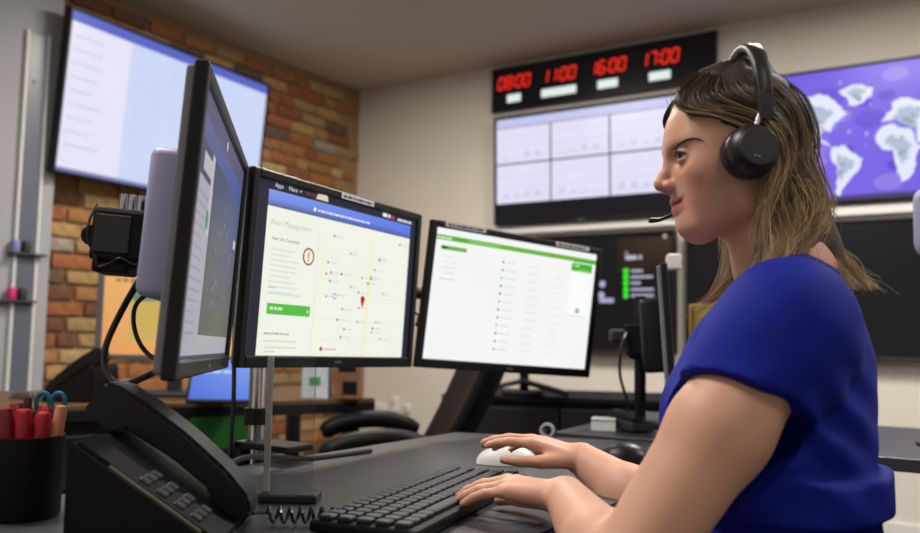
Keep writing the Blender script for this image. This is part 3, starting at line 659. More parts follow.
BDM = Matrix.Translation((*((A_+B_)/2), 0)) @ Matrix.Rotation(math.atan2(dr[1], dr[0]), 4, 'Z')
def onb(s, t, z_=DZ): v = BDM @ Vector((s, t, z_)); return v
# tan-screened monitor on its stand
tm = at(174, 316, 2.95)
cv = Canvas(); cv.rect(-.24, -.135, .24, .135, (226, 166, 104)); cv.grad(-.24, -.135, .24, .135, (222, 150, 84), (226, 176, 96), (232, 196, 130), (228, 168, 104), 1)
cv.rect(-.15, -.09, .0, .12, (198, 168, 92), 2); cv.rect(-.145, .05, -.04, .115, (104, 132, 96), 3); cv.words(-.2, .115, .3, .012, (150, 120, 80), 4); cv.rect(.1, -.1, .22, .1, (214, 176, 92), 2)
e = empty('computer_monitor', (tm[0], tm[1], DZ), rad(-52-90+180), 'grey-framed monitor with a tan screen on the wooden desk', 'monitor')
zc = tm[2]-DZ
f = NB()
for s in (-1, 1): box(f, (s*.25, .01, zc), (.022, .03, .31), bev=.003); box(f, (0, .01, zc+s*.145), (.48, .03, .02), bev=.003)
obj('bezel', f, mat('grey_frame', (92, 92, 96), .5), e); obj('back_cover', BX((0, .03, zc), (.5, .03, .3), bev=.01), M_dark, e)
s_ = cv.build('screen', M_led, e, .0); s_.location.z = zc
obj('neck', BX((0, .055, zc/2), (.05, .02, zc), bev=.004), M_dark, e); obj('foot', BX((0, .03, .008), (.24, .17, .016), bev=.005), M_dark, e)
wc = empty('webcam', (tm[0]-.13, tm[1]-.085, DZ+zc+.156), rad(38), 'small round white webcam on the tan-screened monitor', 'webcam')
b = NB(); bmesh.ops.create_uvsphere(b, u_segments=16, v_segments=10, radius=.022); bmesh.ops.translate(b, vec=(0, 0, .028), verts=b.verts); obj('head', b, M_white, wc, True); obj('clip', BX((0, .01, .003), (.03, .05, .008), bev=.002), M_white, wc); obj('lens', tube(NB(), [(0, -.018, .028), (0, -.024, .028)], .008, 12), M_black, wc, True)
# blue tablet on an easel
tb_ = at(226, 383, 2.62); tz = DZ
e = empty('tablet', (tb_[0], tb_[1], tz), rad(38), 'tablet with a bright blue screen propped up on the wooden desk', 'tablet')
R = RX(rad(-28)); obj('case', BX((0, .035, .075), (.24, .012, .155), R, bev=.004), M_blackm, e)
cv = Canvas(); cv.grad(-.11, -.068, .11, .068, (60, 96, 200), (84, 122, 220), (120, 156, 236), (90, 126, 222)); cv.words(-.08, .02, .1, .01, (170, 196, 244), 1)
s_ = cv.build('screen', M_led, e, -.007); s_.location = (0, .035, .075); s_.rotation_euler = (rad(-28), 0, 0)
obj('easel', BX((0, .085, .03), (.1, .06, .055), bev=.004), M_blackm, e)
# carton, wooden speaker, mouse, spare phone
q = at(317, 392, 2.98); e = empty('paper_carton', (q[0], q[1], DZ), rad(30), 'white carton with a small green mark on the wooden desk', 'carton')
obj('body', BX((0, 0, .1), (.092, .08, .2), bev=.003), mat('white_card', (214, 220, 230), .7), e); obj('printed_mark', BX((-.0, -.0405, .06), (.04, .001, .03)), mat('green_print', (80, 150, 90), .6), e)
q = at(349, 394, 2.98); e = empty('wooden_speaker', (q[0], q[1], DZ), rad(30), 'small brown wooden speaker next to the white carton', 'speaker')
obj('cabinet', BX((0, 0, .09), (.09, .09, .18), bev=.004), mat('walnut', (140, 96, 66), .5, var=.2, scale=18), e); obj('grille', BX((.01, -.046, .04), (.05, .003, .045), bev=.001), M_blackm, e); obj('grille', BX((.0, -.046, .125), (.06, .003, .06), bev=.001), M_blackm, e)
q = onz(322, 397.5, DZ); b = NB(); bmesh.ops.create_uvsphere(b, u_segments=16, v_segments=10, radius=1)
for v in b.verts: v.co = Vector((v.co.x*.05, v.co.y*.03, max(v.co.z, -.02)*.034+.0008))
o = tag(obj('computer_mouse', b, M_blackm, None, True), 'black mouse on the wooden desk below the carton', 'mouse'); o.location = (q[0]-.03, q[1]+.03, DZ)
q = at(92, 385, 2.62); ph2 = dup(ph1, (q[0]-.1, q[1]+.04, DZ), rad(-60), 'black desk phone on the wooden desk by the brick wall')
q = onb(-.25, .2)
# green crate and blue-banded flask under the desk
q = at(215, 424, 2.8); e = empty('storage_crate', (q[0]-.0, q[1], 0), math.atan2(dr[1], dr[0]), 'green plastic crate on a dark stool under the wooden desk', 'crate')
cr = NB(); box(cr, (0, 0, .60), (.2, .18, .012)); 
for s in (-1, 1): box(cr, (s*.1, 0, .645), (.008, .18, .1)); box(cr, (0, s*.09, .645), (.2, .008, .1))
obj('tub', cr, mat('green_plastic', (10, 92, 26), .5), e)
for sx in (-1, 1):
    for sy in (-1, 1): obj('stool_leg', tube(NB(), [(sx*.08, sy*.07, 0), (sx*.08, sy*.07, .57)], .012, 10), M_blackm, e, True)
obj('stool_top', BX((0, 0, .582), (.22, .2, .024), bev=.004), M_blackm, e)
# sockets low on the far wall
for px_, py_, w_, h_, lb in ((378, 411, .17, .10, 'wide white power box low on the far wall'), (396, 404, .045, .10, 'narrow upright white switch box beside the power box'), (408, 408, .045, .05, 'small square white socket on the far wall')):
    q = ony(px_, py_, WY); e = empty('wall_socket', (q[0], WY-.001, q[2]-h_/2), 0, lb, 'socket'); obj('plate', BX((0, -.015, h_/2), (w_, .03, h_), bev=.005), M_white, e)
    for k in (-1, 1): obj('slot', BX((k*w_*.2, -.0305, h_/2), (.006, .002, .016)), M_dark, e)

# ------------------------------------------------------------------ black cabinet and the neighbouring desk
a1 = np.array([-1.719, 2.842]); dr2 = np.array([.91, .414]); pr2 = np.array([-.414, .91])
cc = a1+dr2*.5+pr2*.225
cz = empty('low_cabinet', (*cc, 0), math.atan2(dr2[1], dr2[0]), 'long low black cabinet below the wall screens', 'cabinet')
obj('body', BX((0, 0, .365), (1.3, .43, .70), bev=.004), M_blackm, cz); obj('top', BX((0, 0, .728), (1.34, .46, .024), bev=.004), M_black, cz)
for k in range(3):
    d_ = obj('door', BX((-.43+k*.43, -.222, .365), (.42, .016, .66), bev=.003), mat('dark_door', (30, 30, 33), .45), cz); obj('handle', BX((-.43+k*.43+.16, -.236, .56), (.012, .014, .12), bev=.003), M_steel, d_)
q = at(523, 388, 3.3)
e = empty('computer_monitor', (q[0], q[1], DZ), rad(20), 'black monitor on a wide angled foot on the low cabinet', 'monitor')
obj('panel', BX((0, .0, .26), (.5, .04, .30), bev=.008), M_black, e); obj('neck', BX((0, .03, .09), (.035, .025, .15), bev=.004), M_black, e)
ft = NB()
for s in (-1, 1): box(ft, (s*.085, -.02, .036), (.2, .07, .018), RY(rad(14*s)), bev=.006)
box(ft, (0, .02, .01), (.16, .12, .02), bev=.006); obj('foot', ft, M_black, e)
d2 = empty('office_desk', (-.22, 2.3, 0), rad(4), 'neighbouring dark desk with the monitor arm and folder', 'desk')
obj('desktop', BX((0, 0, DZ-.014), (1.5, .72, .028), bev=.003), M_desk, d2)
for sx in (-.68, .68):
    for sy in (-.3, .3): obj('leg', BX((sx, sy, .356), (.05, .05, .712), bev=.004), M_dark, d2)
q = onz(599, 431.5, DZ); e = empty('card_box', (q[0], q[1]+.03, DZ), rad(20), 'small white card box on the neighbouring desk', 'box')
obj('body', BX((0, 0, .016), (.06, .05, .032), bev=.002), M_white, e); obj('lid_seam', BX((0, -.0255, .026), (.06, .001, .0015)), M_dark, e)
q = onz(625, 431, DZ); e = empty('desk_phone', (q[0]+.015, q[1]+.0, DZ), rad(60), 'flat dark phone base beside the small white box', 'telephone'); obj('body', BX((0, 0, .018), (.07, .1, .026), RX(rad(4)), bev=.006), M_dark, e); obj('handset', BX((-.015, 0, .038), (.032, .105, .022), RX(rad(4)), bev=.008), M_black, e)
# pole arm and edge-on monitor
pq = at(640, 425, 2.2); pz = DZ
st = empty('monitor_mount', (pq[0], pq[1], pz), 0, 'black pole arm on the neighbouring desk holding an edge-on monitor', 'monitor mount')
mcx = at(671, 338, 2.2)
obj('base', lathe(NB(), [(0, 0), (.05, 0), (.05, .01), (.02, .018), (0, .018)], 20), M_blackm, st, True)
obj('pole', tube(NB(), [(0, 0, .015), (0, 0, .34)], .015, 14), M_blackm, st, True)
M2 = face(mcx, rad(19), rad(4), rad(0)); mb = np.array(mcx)+np.array(M2.to_3x3() @ Vector((0, .09, 0)))-np.array((pq[0], pq[1], pz))
obj('arm', tube(NB(), [(0, 0, mb[2]), tuple(mb)], .013, 12), M_blackm, st, True)
obj('joint', BX((-.0, 0, .2), (.05, .05, .05), bev=.008), M_blackm, st)
obj('joint', BX((-.03, -.02, .235), (.09, .04, .035), RZ(rad(30)), bev=.008), M_dark, st)
obj('mounting_head', BX(mb, (.08, .05, .08), M2.to_3x3(), bev=.004), M_blackm, st)
cv = Canvas(); cv.rect(SX0, SZ0, SX1, SZ1, (24, 24, 34)); cv.rect(-.2, -.1, .2, .1, (34, 36, 70), 1)
m4 = monitor('dark monitor seen almost edge-on on the black pole arm', M2, cv, shell=M_black, group='monitors on the neighbouring desk')
wq = at(673.5, 268, 2.18); e = empty('webcam', (wq[0], wq[1], mcx[2]+.172), rad(25+90), 'white box-shaped webcam on top of the edge-on monitor', 'webcam')
obj('body', BX((0, 0, .022), (.05, .035, .04), bev=.005), M_white, e); obj('lens', tube(NB(), [(0, -.017, .022), (0, -.021, .022)], .008, 14), M_black, e, True)
fq = at(699, 340, 2.42); e = empty('lever_arch_file', (fq[0]+.05, fq[1]+.03, DZ), rad(28), 'yellow lever arch file standing on the neighbouring desk', 'folder')
obj('cover', BX((0, 0, .165), (.16, .07, .33), bev=.003), mat('yellow_card', (186, 156, 64), .6), e); obj('spine_label', BX((-.0, -.0358, .2), (.045, .001, .13)), mat('green_label', (120, 140, 90), .7), e); obj('ring', tube(NB(), [(-.0, -.035, .06), (0, -.039, .06)], .012, 14), M_steel, e, True)
cable('black cables hanging from the arm on the neighbouring desk', [(pq[0]-.02, pq[1]-.02, 1.0), at(622, 345, 2.15), at(620, 375, 2.15), at(628, 405, 2.15), (pq[0]-.03, pq[1]-.03, .75)], .004)
sq = at(945, 222, 1.95); e = empty('grey_equipment', (sq[0], sq[1], DZ), rad(33), 'rounded pale grey equipment head on a thin stand at the desk end', 'equipment')  # unidentified grey equipment head, gives no light; stand shape guessed
b = NB(); box(b, (0, 0, sq[2]-DZ), (.135, .07, .165), bev=.033, seg=4); obj('head', b, M_silver, e, True); obj('stem', tube(NB(), [(0, 0, .012), (0, 0, sq[2]-DZ-.075)], .008, 12), M_dark, e, True); obj('base', lathe(NB(), [(0, 0), (.07, 0), (.07, .008), (.015, .016), (0, .016)], 24), M_dark, e, True)

# ------------------------------------------------------------------ the person: implicit surface -> one continuous mesh
H0 = at(740, 150, 1.05); HA = rad(208)
HU = np.array([math.cos(HA), math.sin(HA), 0]); HV = np.array([-math.sin(HA), math.cos(HA), 0]); HW = np.array([0, 0, 1.])
PM = np.stack([HU, HV, HW], 1)                    # person frame (forward, left, up) -> world
def w2p(p): return (np.asarray(p)-H0) @ PM
def p2w(p): return np.asarray(p) @ PM.T+H0
def pxp(x, y, d): return w2p(at(x, y, d))          # pixel + depth -> person frame
def pxv(x, y, v):                                  # pixel on the plane left = v of the person frame
    r = ray(x, y) @ PM; c = (CAM-H0) @ PM; t = (v-c[1])/r[1]; return c+r*t
TA = rad(-14)                                      # trunk turned away from the camera
TF = np.array([math.cos(TA), math.sin(TA), 0]); TL = np.array([-math.sin(TA), math.cos(TA), 0])

def sd_cap(P, a, b, ra, rb):
    a = np.asarray(a, np.float32); b = np.asarray(b, np.float32); ba = b-a; pa = P-a
    h = np.clip((pa @ ba)/max(float(ba @ ba), 1e-9), 0, 1); return np.linalg.norm(pa-h[..., None]*ba, axis=-1)-(ra+(rb-ra)*h)
def sd_ell(P, c, r, ax=None):
    q = P-np.asarray(c, np.float32)
    if ax is not None: q = q @ np.asarray(ax, np.float32).T
    r = np.asarray(r, np.float32); k0 = np.linalg.norm(q/r, axis=-1); k1 = np.linalg.norm(q/(r*r), axis=-1)+1e-9; return k0*(k0-1)/k1
def smin(a, b, k):
    if k <= 0: return np.minimum(a, b)
    h = np.clip(.5+.5*(b-a)/k, 0, 1); return b+(a-b)*h-k*h*(1-h)
def smax(a, b, k): return -smin(-a, -b, k)
class Shape:
    def __init__(s): s.ops = []
    def add(s, fn, lo, hi, k, op='u'): s.ops.append((fn, np.asarray(lo, float), np.asarray(hi, float), k, op))
    def cap(s, a, b, ra, rb=None, k=.01, op='u'):
        a = np.asarray(a, float); b = np.asarray(b, float); rb = ra if rb is None else rb; r = max(ra, rb)
        s.add(lambda P: sd_cap(P, a, b, ra, rb), np.minimum(a, b)-r, np.maximum(a, b)+r, k, op)
    def ell(s, c, r, k=.01, op='u', ax=None):
        c = np.asarray(c, float); m = max(r); s.add(lambda P: sd_ell(P, c, r, ax), c-m, c+m, k, op)
    def grid(s, lo, hi, h):
        lo = np.asarray(lo, float); n = np.ceil((np.asarray(hi)-lo)/h).astype(int)+1
        xs = [lo[i]+h*np.arange(n[i]) for i in range(3)]
        F = np.full(tuple(n), .2, np.float32)
        for fn, a, b, k, op in s.ops:
            m = max(k*1.5, .012)+2*h
            i0 = np.maximum(((a-m-lo)/h).astype(int), 0); i1 = np.minimum(((b+m-lo)/h).astype(int)+2, n)
            if (i1 <= i0).any(): continue
            G = np.stack(np.meshgrid(*[xs[i][i0[i]:i1[i]] for i in range(3)], indexing='ij'), -1).astype(np.float32)
            d = fn(G).astype(np.float32); sl = tuple(slice(i0[i], i1[i]) for i in range(3))
            F[sl] = smin(F[sl], d, k) if op == 'u' else smax(F[sl], -d, k)
        return F, lo, h
    def at(s, P):
        P = np.asarray(P, np.float32); F = np.full(P.shape[:-1], .2, np.float32)
        for fn, a, b, k, op in s.ops:
            d = fn(P); F = smin(F, d, k) if op == 'u' else smax(F, -d, k)
        return F
def nets(F, lo, h):
    S = F < 0; n = np.array(F.shape); c = np.zeros(n-1, np.uint8)
    offs = [(i, j, k) for i in (0, 1) for j in (0, 1) for k in (0, 1)]
    for i, j, k in offs: c += S[i:n[0]-1+i, j:n[1]-1+j, k:n[2]-1+k]
    act = np.argwhere((c > 0) & (c < 8)); ID = np.full(n-1, -1, np.int32); ID[tuple(act.T)] = np.arange(len(act))
    V = np.stack([F[tuple((act+np.array(o)).T)] for o in offs], 1)
    acc = np.zeros((len(act), 3)); cnt = np.zeros(len(act))
    for a in range(8):
        for b in range(a+1, 8):
            d = np.array(offs[b])-np.array(offs[a])
            if np.abs(d).sum() != 1: continue
            m = (V[:, a] < 0) != (V[:, b] < 0); t = V[m, a]/(V[m, a]-V[m, b])
            acc[m] += np.array(offs[a])+t[:, None]*d; cnt[m] += 1
    verts = lo+h*(act+acc/cnt[:, None]); faces = []
    for ax in range(3):
        o1, o2 = [(1, 2), (2, 0), (0, 1)][ax]
        A = [slice(None)]*3; B = [slice(None)]*3; A[ax] = slice(0, n[ax]-1); B[ax] = slice(1, n[ax])
        s0, s1 = S[tuple(A)], S[tuple(B)]
        e = np.argwhere(s0 != s1); e = e[(e[:, o1] > 0) & (e[:, o2] > 0) & (e[:, o1] < n[o1]-1) & (e[:, o2] < n[o2]-1)]
        d1 = np.zeros(3, int); d1[o1] = 1; d2 = np.zeros(3, int); d2[o2] = 1
        q = np.stack([ID[tuple((e-d1-d2).T)], ID[tuple((e-d2).T)], ID[tuple(e.T)], ID[tuple((e-d1).T)]], 1)
        fl = ~s0[tuple(e.T)]; q[fl] = q[fl][:, ::-1]; faces.append(q)
    return verts, np.concatenate(faces)
def to_mesh(name, parts, colfn=None, xf=None):
    vs, fs, k = [], [], 0
    for v, f in parts: vs.append(v); fs.append(f+k); k += len(v)
    v = np.concatenate(vs); f = np.concatenate(fs); me = bpy.data.meshes.new(name)
    wv = (xf or p2w)(v)-np.array([PB[0], PB[1], 0])
    me.vertices.add(len(v)); me.vertices.foreach_set('co', wv.astype(np.float32).ravel())
    me.loops.add(f.size); me.loops.foreach_set('vertex_index', f.astype(np.int32).ravel())
    me.polygons.add(len(f)); me.polygons.foreach_set('loop_start', np.arange(0, f.size, f.shape[1], dtype=np.int32))
    me.polygons.foreach_set('use_smooth', np.ones(len(f), bool)); me.update(calc_edges=True)
    if colfn is not None:
        c = np.ones((len(v), 4), np.float32); c[:, :3] = colfn(v); a = me.color_attributes.new('Col', 'FLOAT_COLOR', 'POINT'); a.data.foreach_set('color', c.ravel())
    return me
def interp(tab):
    T = np.array(tab, float); T = T[np.argsort(T[:, 0])]
    def f(w): return [np.interp(w, T[:, 0], T[:, i]).astype(np.float32) for i in range(1, T.shape[1])]
    return f
def smooth_tab(tab, n=60):
    T = np.array(tab, float); T = T[np.argsort(T[:, 0])]; w = np.linspace(T[0, 0], T[-1, 0], n); out = [w]
    for i in range(1, T.shape[1]):
        y = np.interp(w, T[:, 0], T[:, i]); k = np.array([1, 2, 3, 2, 1])/9; yp = np.pad(y, 2, mode='edge'); out.append(np.convolve(yp, k, 'valid'))
    return np.stack(out, 1)
PB = p2w((-.05, 0, 0)); PB[2] = 0

def build_head(S):
    S.ell((.005, 0, .014), (.080, .0725, .084), 0)
    # face: stacked sections (height, front, back, half width)
    tab = smooth_tab([(.05, .075, -.03, .064), (.037, .0835, -.04, .067), (.02, .0885, -.04, .0675), (0, .0905, -.04, .068), (-.010, .0900, -.04, .068), (-.018, .0865, -.04, .0675), (-.03, .0835, -.04, .0665), (-.045, .0835, -.035, .064), (-.056, .0840, -.03, .060),
        (-.068, .0825, -.02, .0555), (-.08, .0785, -.01, .050), (-.09, .0765, .0, .0435), (-.098, .0742, .012, .036), (-.104, .0700, .024, .028), (-.110, .060, .036, .018)])
    f = interp(tab)
    def face_fn(P):
        w = P[..., 2]; uf, ub, hw = f(np.clip(w, -.110, .05)); c = (uf+ub)/2; a = (uf-ub)/2
        e_ = np.interp(w, [-.11, -.065, -.03, .0], [1.75, 1.65, 2.05, 2.2]).astype(np.float32); k = (np.abs((P[..., 0]-c)/a)**e_+np.abs(P[..., 1]/hw)**e_)**(1/e_)
        d = (k-1)*np.minimum(a, hw)
        return np.maximum(d, np.maximum(w-.05, -.110-w))
    S.add(face_fn, (-.05, -.075, -.12), (.1, .075, .055), .022)
    S.cap((.0605, 0, -.0955), (.050, 0, -.094), .0155, .016, .012)
    for s in (-1, 1):
        S.cap((.077, s*.010, .0), (.064, s*.044, .004), .0095, .008, .014)         # brow
        S.ell((.050, s*.044, -.034), (.022, .018, .02), .02)                        # cheekbone
        S.ell((.043, s*.036, -.062), (.022, .016, .022), .018)                       # cheek
        S.cap((.045, s*.024, -.097), (.006, s*.044, -.076), .011, .012, .026)       # jaw
        S.ell((.083, s*.035, -.0170), (.0125, .019, .0105), .015, 's')                # eye socket
    # nose
    S.cap((.0855, 0, -.014), (.0925, 0, -.034), .0058, .0066, .008)
    S.cap((.0925, 0, -.034), (.0962, 0, -.0425), .0068, .0084, .006)
    S.cap((.0955, 0, -.044), (.086, 0, -.052), .0072, .006, .005)
    for s in (-1, 1): S.ell((.0855, s*.0118, -.0465), (.0095, .0062, .0068), .0055)
    for s in (-1, 1): S.ell((.0925, s*.0058, -.0535), (.005, .0026, .0035), .002, 's')
    # lips and mouth
    for s in (-1, 1):
        up = [(.0792, 0, -.0668, .0050), (.0782, s*.006, -.0658, .0054), (.0730, s*.015, -.0658, .0046), (.0632, s*.0290, -.0628, .0022)]
        lw_ = [(.0760, 0, -.0768, .0060), (.0748, s*.007, -.0762, .0058), (.0705, s*.016, -.0732, .0048), (.0632, s*.0290, -.0636, .0022)]
        mo = [(.0850, 0, -.0718), (.0835, s*.007, -.0712), (.0775, s*.016, -.0692), (.0690, s*.0260, -.0640), (.0635, s*.0325, -.0610), (.0565, s*.0385, -.0585)]
        for a, b in zip(up, up[1:]): S.cap(a[:3], b[:3], a[3], b[3], .0035)
        for a, b in zip(lw_, lw_[1:]): S.cap(a[:3], b[:3], a[3], b[3], .0045)
        for a, b in zip(mo, mo[1:]): S.cap(a, b, .0013, .0013, .003, 's')
    S.cap((.0865, 0, -.0565), (.0870, 0, -.0615), .0018, .0022, .004, 's')
    # eyelids round the eyeballs
    for s in (-1, 1):
        E = EYE*np.array([1, s, 1]); S.ell(E, (.0138, .0145, .0134), .005)
        def opening(P, E=E, s=s):
            q = P-E; az = np.arctan2(s*q[..., 1], q[..., 0]); el = np.arctan2(q[..., 2], np.hypot(q[..., 0], q[..., 1]))
            t = np.clip((az+.5)/1.8, 0, 1); arch = np.sin(np.pi*t)**.7
            up_ = -.0+.26*arch-.04*t; dn = -.04-.26*arch-.04*t
            r = np.linalg.norm(q, axis=-1); d = np.maximum(el-up_, dn-el)*.0135
            return np.maximum(np.maximum(d, (np.abs(az-.40)-.91)*.0135), np.maximum(r-.026, .010-r))
        S.add(opening, E-.027, E+.027, .0008, 's')
    # neck
    S.cap((-.022, 0, -.07), (-.052, 0, -.15), .050, .052, .022); S.cap((-.052, 0, -.15), (-.060, -.002, -.19), .052, .05, .03)
EYE = np.array([.0690, .0335, -.0150])
S_SH, E_L, W_L = None, None, None
NB0 = np.array([-.062, 0, -.16])
def T(f, l, w): return np.array([-.052, 0, 0])+TF*f+TL*l+np.array([0, 0, w])
def trunk(S, g=0, gb=None):
    gb = g if gb is None else gb
    tab = smooth_tab([(-.165, .0, .045, .07), (-.185, .004, .07, .125), (-.21, .008, .088, .15), (-.25, .012, .102, .157), (-.30, .016, .108, .155), (-.36, .016, .106, .150), (-.42, .014, .104, .148), (-.50, .008, .112, .165), (-.58, .0, .125, .18), (-.66, .0, .12, .182), (-.70, .0, .10, .16)])
    f = interp(tab)
    def fn(P):
        w = P[..., 2]; c, a, b = f(np.clip(w, -.70, -.165)); q = P-np.array([-.052, 0, 0], np.float32)
        x = q @ TF.astype(np.float32)-c; y = q @ TL.astype(np.float32); a = a+gb; b = b+gb
        k = (np.abs(x/a)**2.2+np.abs(y/b)**2.2)**(1/2.2); d = (k-1)*np.minimum(a, b)
        return np.maximum(d, np.maximum(w+.165-gb, -.70-gb-w))
    S.add(fn, (-.35, -.3, -.72), (.2, .3, -.15), .03)
    for s in (-1, 1):
        S.cap(T(-.005, s*.03, -.172), T(-.005, s*.12, -.206), .040+g, .044+g, .035)
        S.ell(T(.076, s*.075, -.325), (.060+gb, .066+gb, .064+gb), .03)
SHL, SHR = T(.006, .150, -.222), T(.01, -.150, -.222)
ELL, WRL = pxp(622, 580, .83), pxp(566, 497, 1.04)
ELR, WRR = pxp(652, 512, 1.22), pxp(582, 459, 1.33)
HIPL, HIPR = T(.02, .09, -.60), T(.02, -.09, -.60)
KNL, KNR = T(.44, .12, -.62), T(.44, -.12, -.62)
ANL, ANR = T(.42, .13, -1.11), T(.42, -.13, -1.11)
def hand(S, wrist, fwd, up, side, spread, curl, reach=1.0):
    # side = +1 when the thumb lies along +cross(up, fwd)
    fwd = fwd/np.linalg.norm(fwd); lat = np.cross(up, fwd); lat /= np.linalg.norm(lat); up = np.cross(fwd, lat)
    for i, (o, ml_, fl) in enumerate(((.030, .082, .072), (.010, .086, .080), (-.011, .081, .074), (-.030, .073, .058))):
        k = wrist+fwd*ml_*.95+lat*side*o+up*(.012-.003*abs(i-1)); b0 = wrist+fwd*.012+lat*side*o*.55
        S.cap(b0, k, .0125, .0098, .008); p = k; ang = curl[i]; r = .0086-.0006*(i == 3)-.0002*i
        d = fwd*math.cos(.1)+lat*side*o*spread
        for j, (q, cv_) in enumerate(((.46, .55), (.30, 1.0), (.24, .75))):
            a = ang*(.35 if j == 0 else .75 if j == 1 else 1.15); dd = (d/np.linalg.norm(d))*math.cos(a)-up*math.sin(a)
            nx = p+dd*fl*q*reach; S.cap(p, nx, r, r*.9, .0025); p = nx; r *= .9
    t0 = wrist+fwd*.02+lat*side*.022-up*.004; t1 = t0+fwd*.036+lat*side*.026-up*.008; t2 = t1+fwd*.032+lat*side*.006-up*.006; t3 = t2+fwd*.024-lat*side*.003-up*.004
    S.cap(t0, t1, .0135, .0105, .008); S.cap(t1, t2, .0098, .0088, .003); S.cap(t2, t3, .0086, .0072, .003)
    S.cap(wrist, wrist+fwd*.06, .017, .018, .012)
def build_body(S):
    trunk(S, -.010, -.030)
    for sh, el, wr in ((SHL, ELL, WRL), (SHR, ELR, WRR)):
        m = sh+(el-sh)*.42; S.ell(sh, (.047, .047, .047), .03); S.cap(sh, m, .047, .0495, .03); S.cap(m, el, .0495, .040, .02)
        f1 = el+(wr-el)*.3; S.cap(el, f1, .041, .042, .015); S.cap(f1, wr, .042, .0255, .015)
    for h, k, a in ((HIPL, KNL, ANL), (HIPR, KNR, ANR)):
        S.cap(h, k, .085, .058, .03); S.cap(k, a+(k-a)*.65, .055, .054, .02); S.cap(a+(k-a)*.65, a, .054, .034, .02)
        S.cap(a-np.array([0, 0, .045]), a+TF*.13-np.array([0, 0, .062]), .034, .028, .02)
    fl = TF*.93-np.array([0, 0, .12]); d = (w2p(p2w(WRL)+np.array([-1, -.12, -.02]))-WRL)
    hand(S, WRL, d, np.array([0, 0, 1.]), -1, 3.0, (.5, .55, .55, .5))
    d = pxp(492, 449, 1.37)-WRR; hand(S, WRR, d+np.array([0, 0, .02]), np.array([0, 0, 1.]), 1, 2.0, (.42, .45, .62, .7))

BODY = Shape(); build_head(BODY); build_body(BODY)
person = empty('person', (PB[0], PB[1], 0), 0, 'seated person in a royal blue top wearing black headphones', 'person')
skin = np.array(lin(208, 156, 130)); lipc = np.array(lin(160, 78, 78)); blush = np.array(lin(196, 116, 96))
def skin_col(v):
    c = np.tile(skin, (len(v), 1)).astype(float)
    n = np.sin(v[:, 0]*61+v[:, 2]*37)*np.sin(v[:, 1]*53+v[:, 2]*71); c *= (1+.03*n)[:, None]
    def blend(mask, col): 
        m = np.clip(mask, 0, 1)[:, None]; c[:] = c*(1-m)+col*m
    y = np.abs(v[:, 1])
    for s in (-1, 1): blend(.45*np.exp(-(((v[:, 0]-.062)/.03)**2+((v[:, 1]-s*.042)/.02)**2+((v[:, 2]+.042)/.018)**2)), blush)
    blend(.4*np.exp(-(((v[:, 0]-.103)/.012)**2+(y/.012)**2+((v[:, 2]+.044)/.01)**2)), blush)
    t = np.clip(y/.034, 0, 1); mid = -.0718+.0108*t**1.6; up = mid+.0088*(1-t**2)-.0012*np.exp(-(y/.003)**2); dn = mid-.0100*(1-t**2)
    inside = np.minimum((up-v[:, 2]), (v[:, 2]-dn))/.0018
    blend(np.where((y < .034) & (v[:, 0] > .052), np.clip(inside+.3, 0, 1)*.85, 0), lipc)
    for s in (-1, 1):
        q = v-EYE*np.array([1, s, 1]); r = np.linalg.norm(q, axis=1); blend(np.where(r < .019, .28, 0), np.array(lin(150, 100, 88)))
    return c
hv = nets(*BODY.grid((-.105, -.09, -.18), (.115, .09, .112), .0016))
bv = nets(*BODY.grid((-.33, -.36, -1.215), (.56, .36, -.176), .005))
# hands at finer steps
def region(c, r, h): return nets(*BODY.grid(c-r, c+r, h))
M_skin = attr_mat('skin', .5, .12, .4, bump=.04, bscale=900)
link('body', to_mesh('body', [hv, bv], skin_col), M_skin, person)
# eyes
for s in (1, -1):
    E = EYE*np.array([1, s, 1]); b = NB(); bmesh.ops.create_uvsphere(b, u_segments=40, v_segments=28, radius=.0122)
    me = bpy.data.meshes.new('eye'); b.to_mesh(me); b.free(); v = np.zeros(len(me.vertices)*3, np.float32); me.vertices.foreach_get('co', v); v = v.reshape(-1, 3)
    g = np.array([.95, .26, -.05]); g /= np.linalg.norm(g); a = np.arccos(np.clip(v @ g/.0122, -1, 1)); c = np.ones((len(v), 4), np.float32); c[:, :3] = lin(186, 172, 166)
    c[a < .58, :3] = lin(74, 80, 84); c[a < .27, :3] = lin(10, 10, 12); me.color_attributes.new('Col', 'FLOAT_COLOR', 'POINT').data.foreach_set('color', c.ravel())
    me.vertices.foreach_set('co', (p2w(v+E)-np.array([PB[0], PB[1], 0])).astype(np.float32).ravel())
    for p in me.polygons: p.use_smooth = True
    link('eye', me, attr_mat('eye_surface', .12), person)
# project a pixel onto the skin
def hit(x, y, t0=.85, t1=1.12):
    t = np.linspace(t0, t1, 800); P = w2p(CAM+ray(x, y)*t[:, None]); f = BODY.at(P); i = np.argmax(f < 0); return P[i]
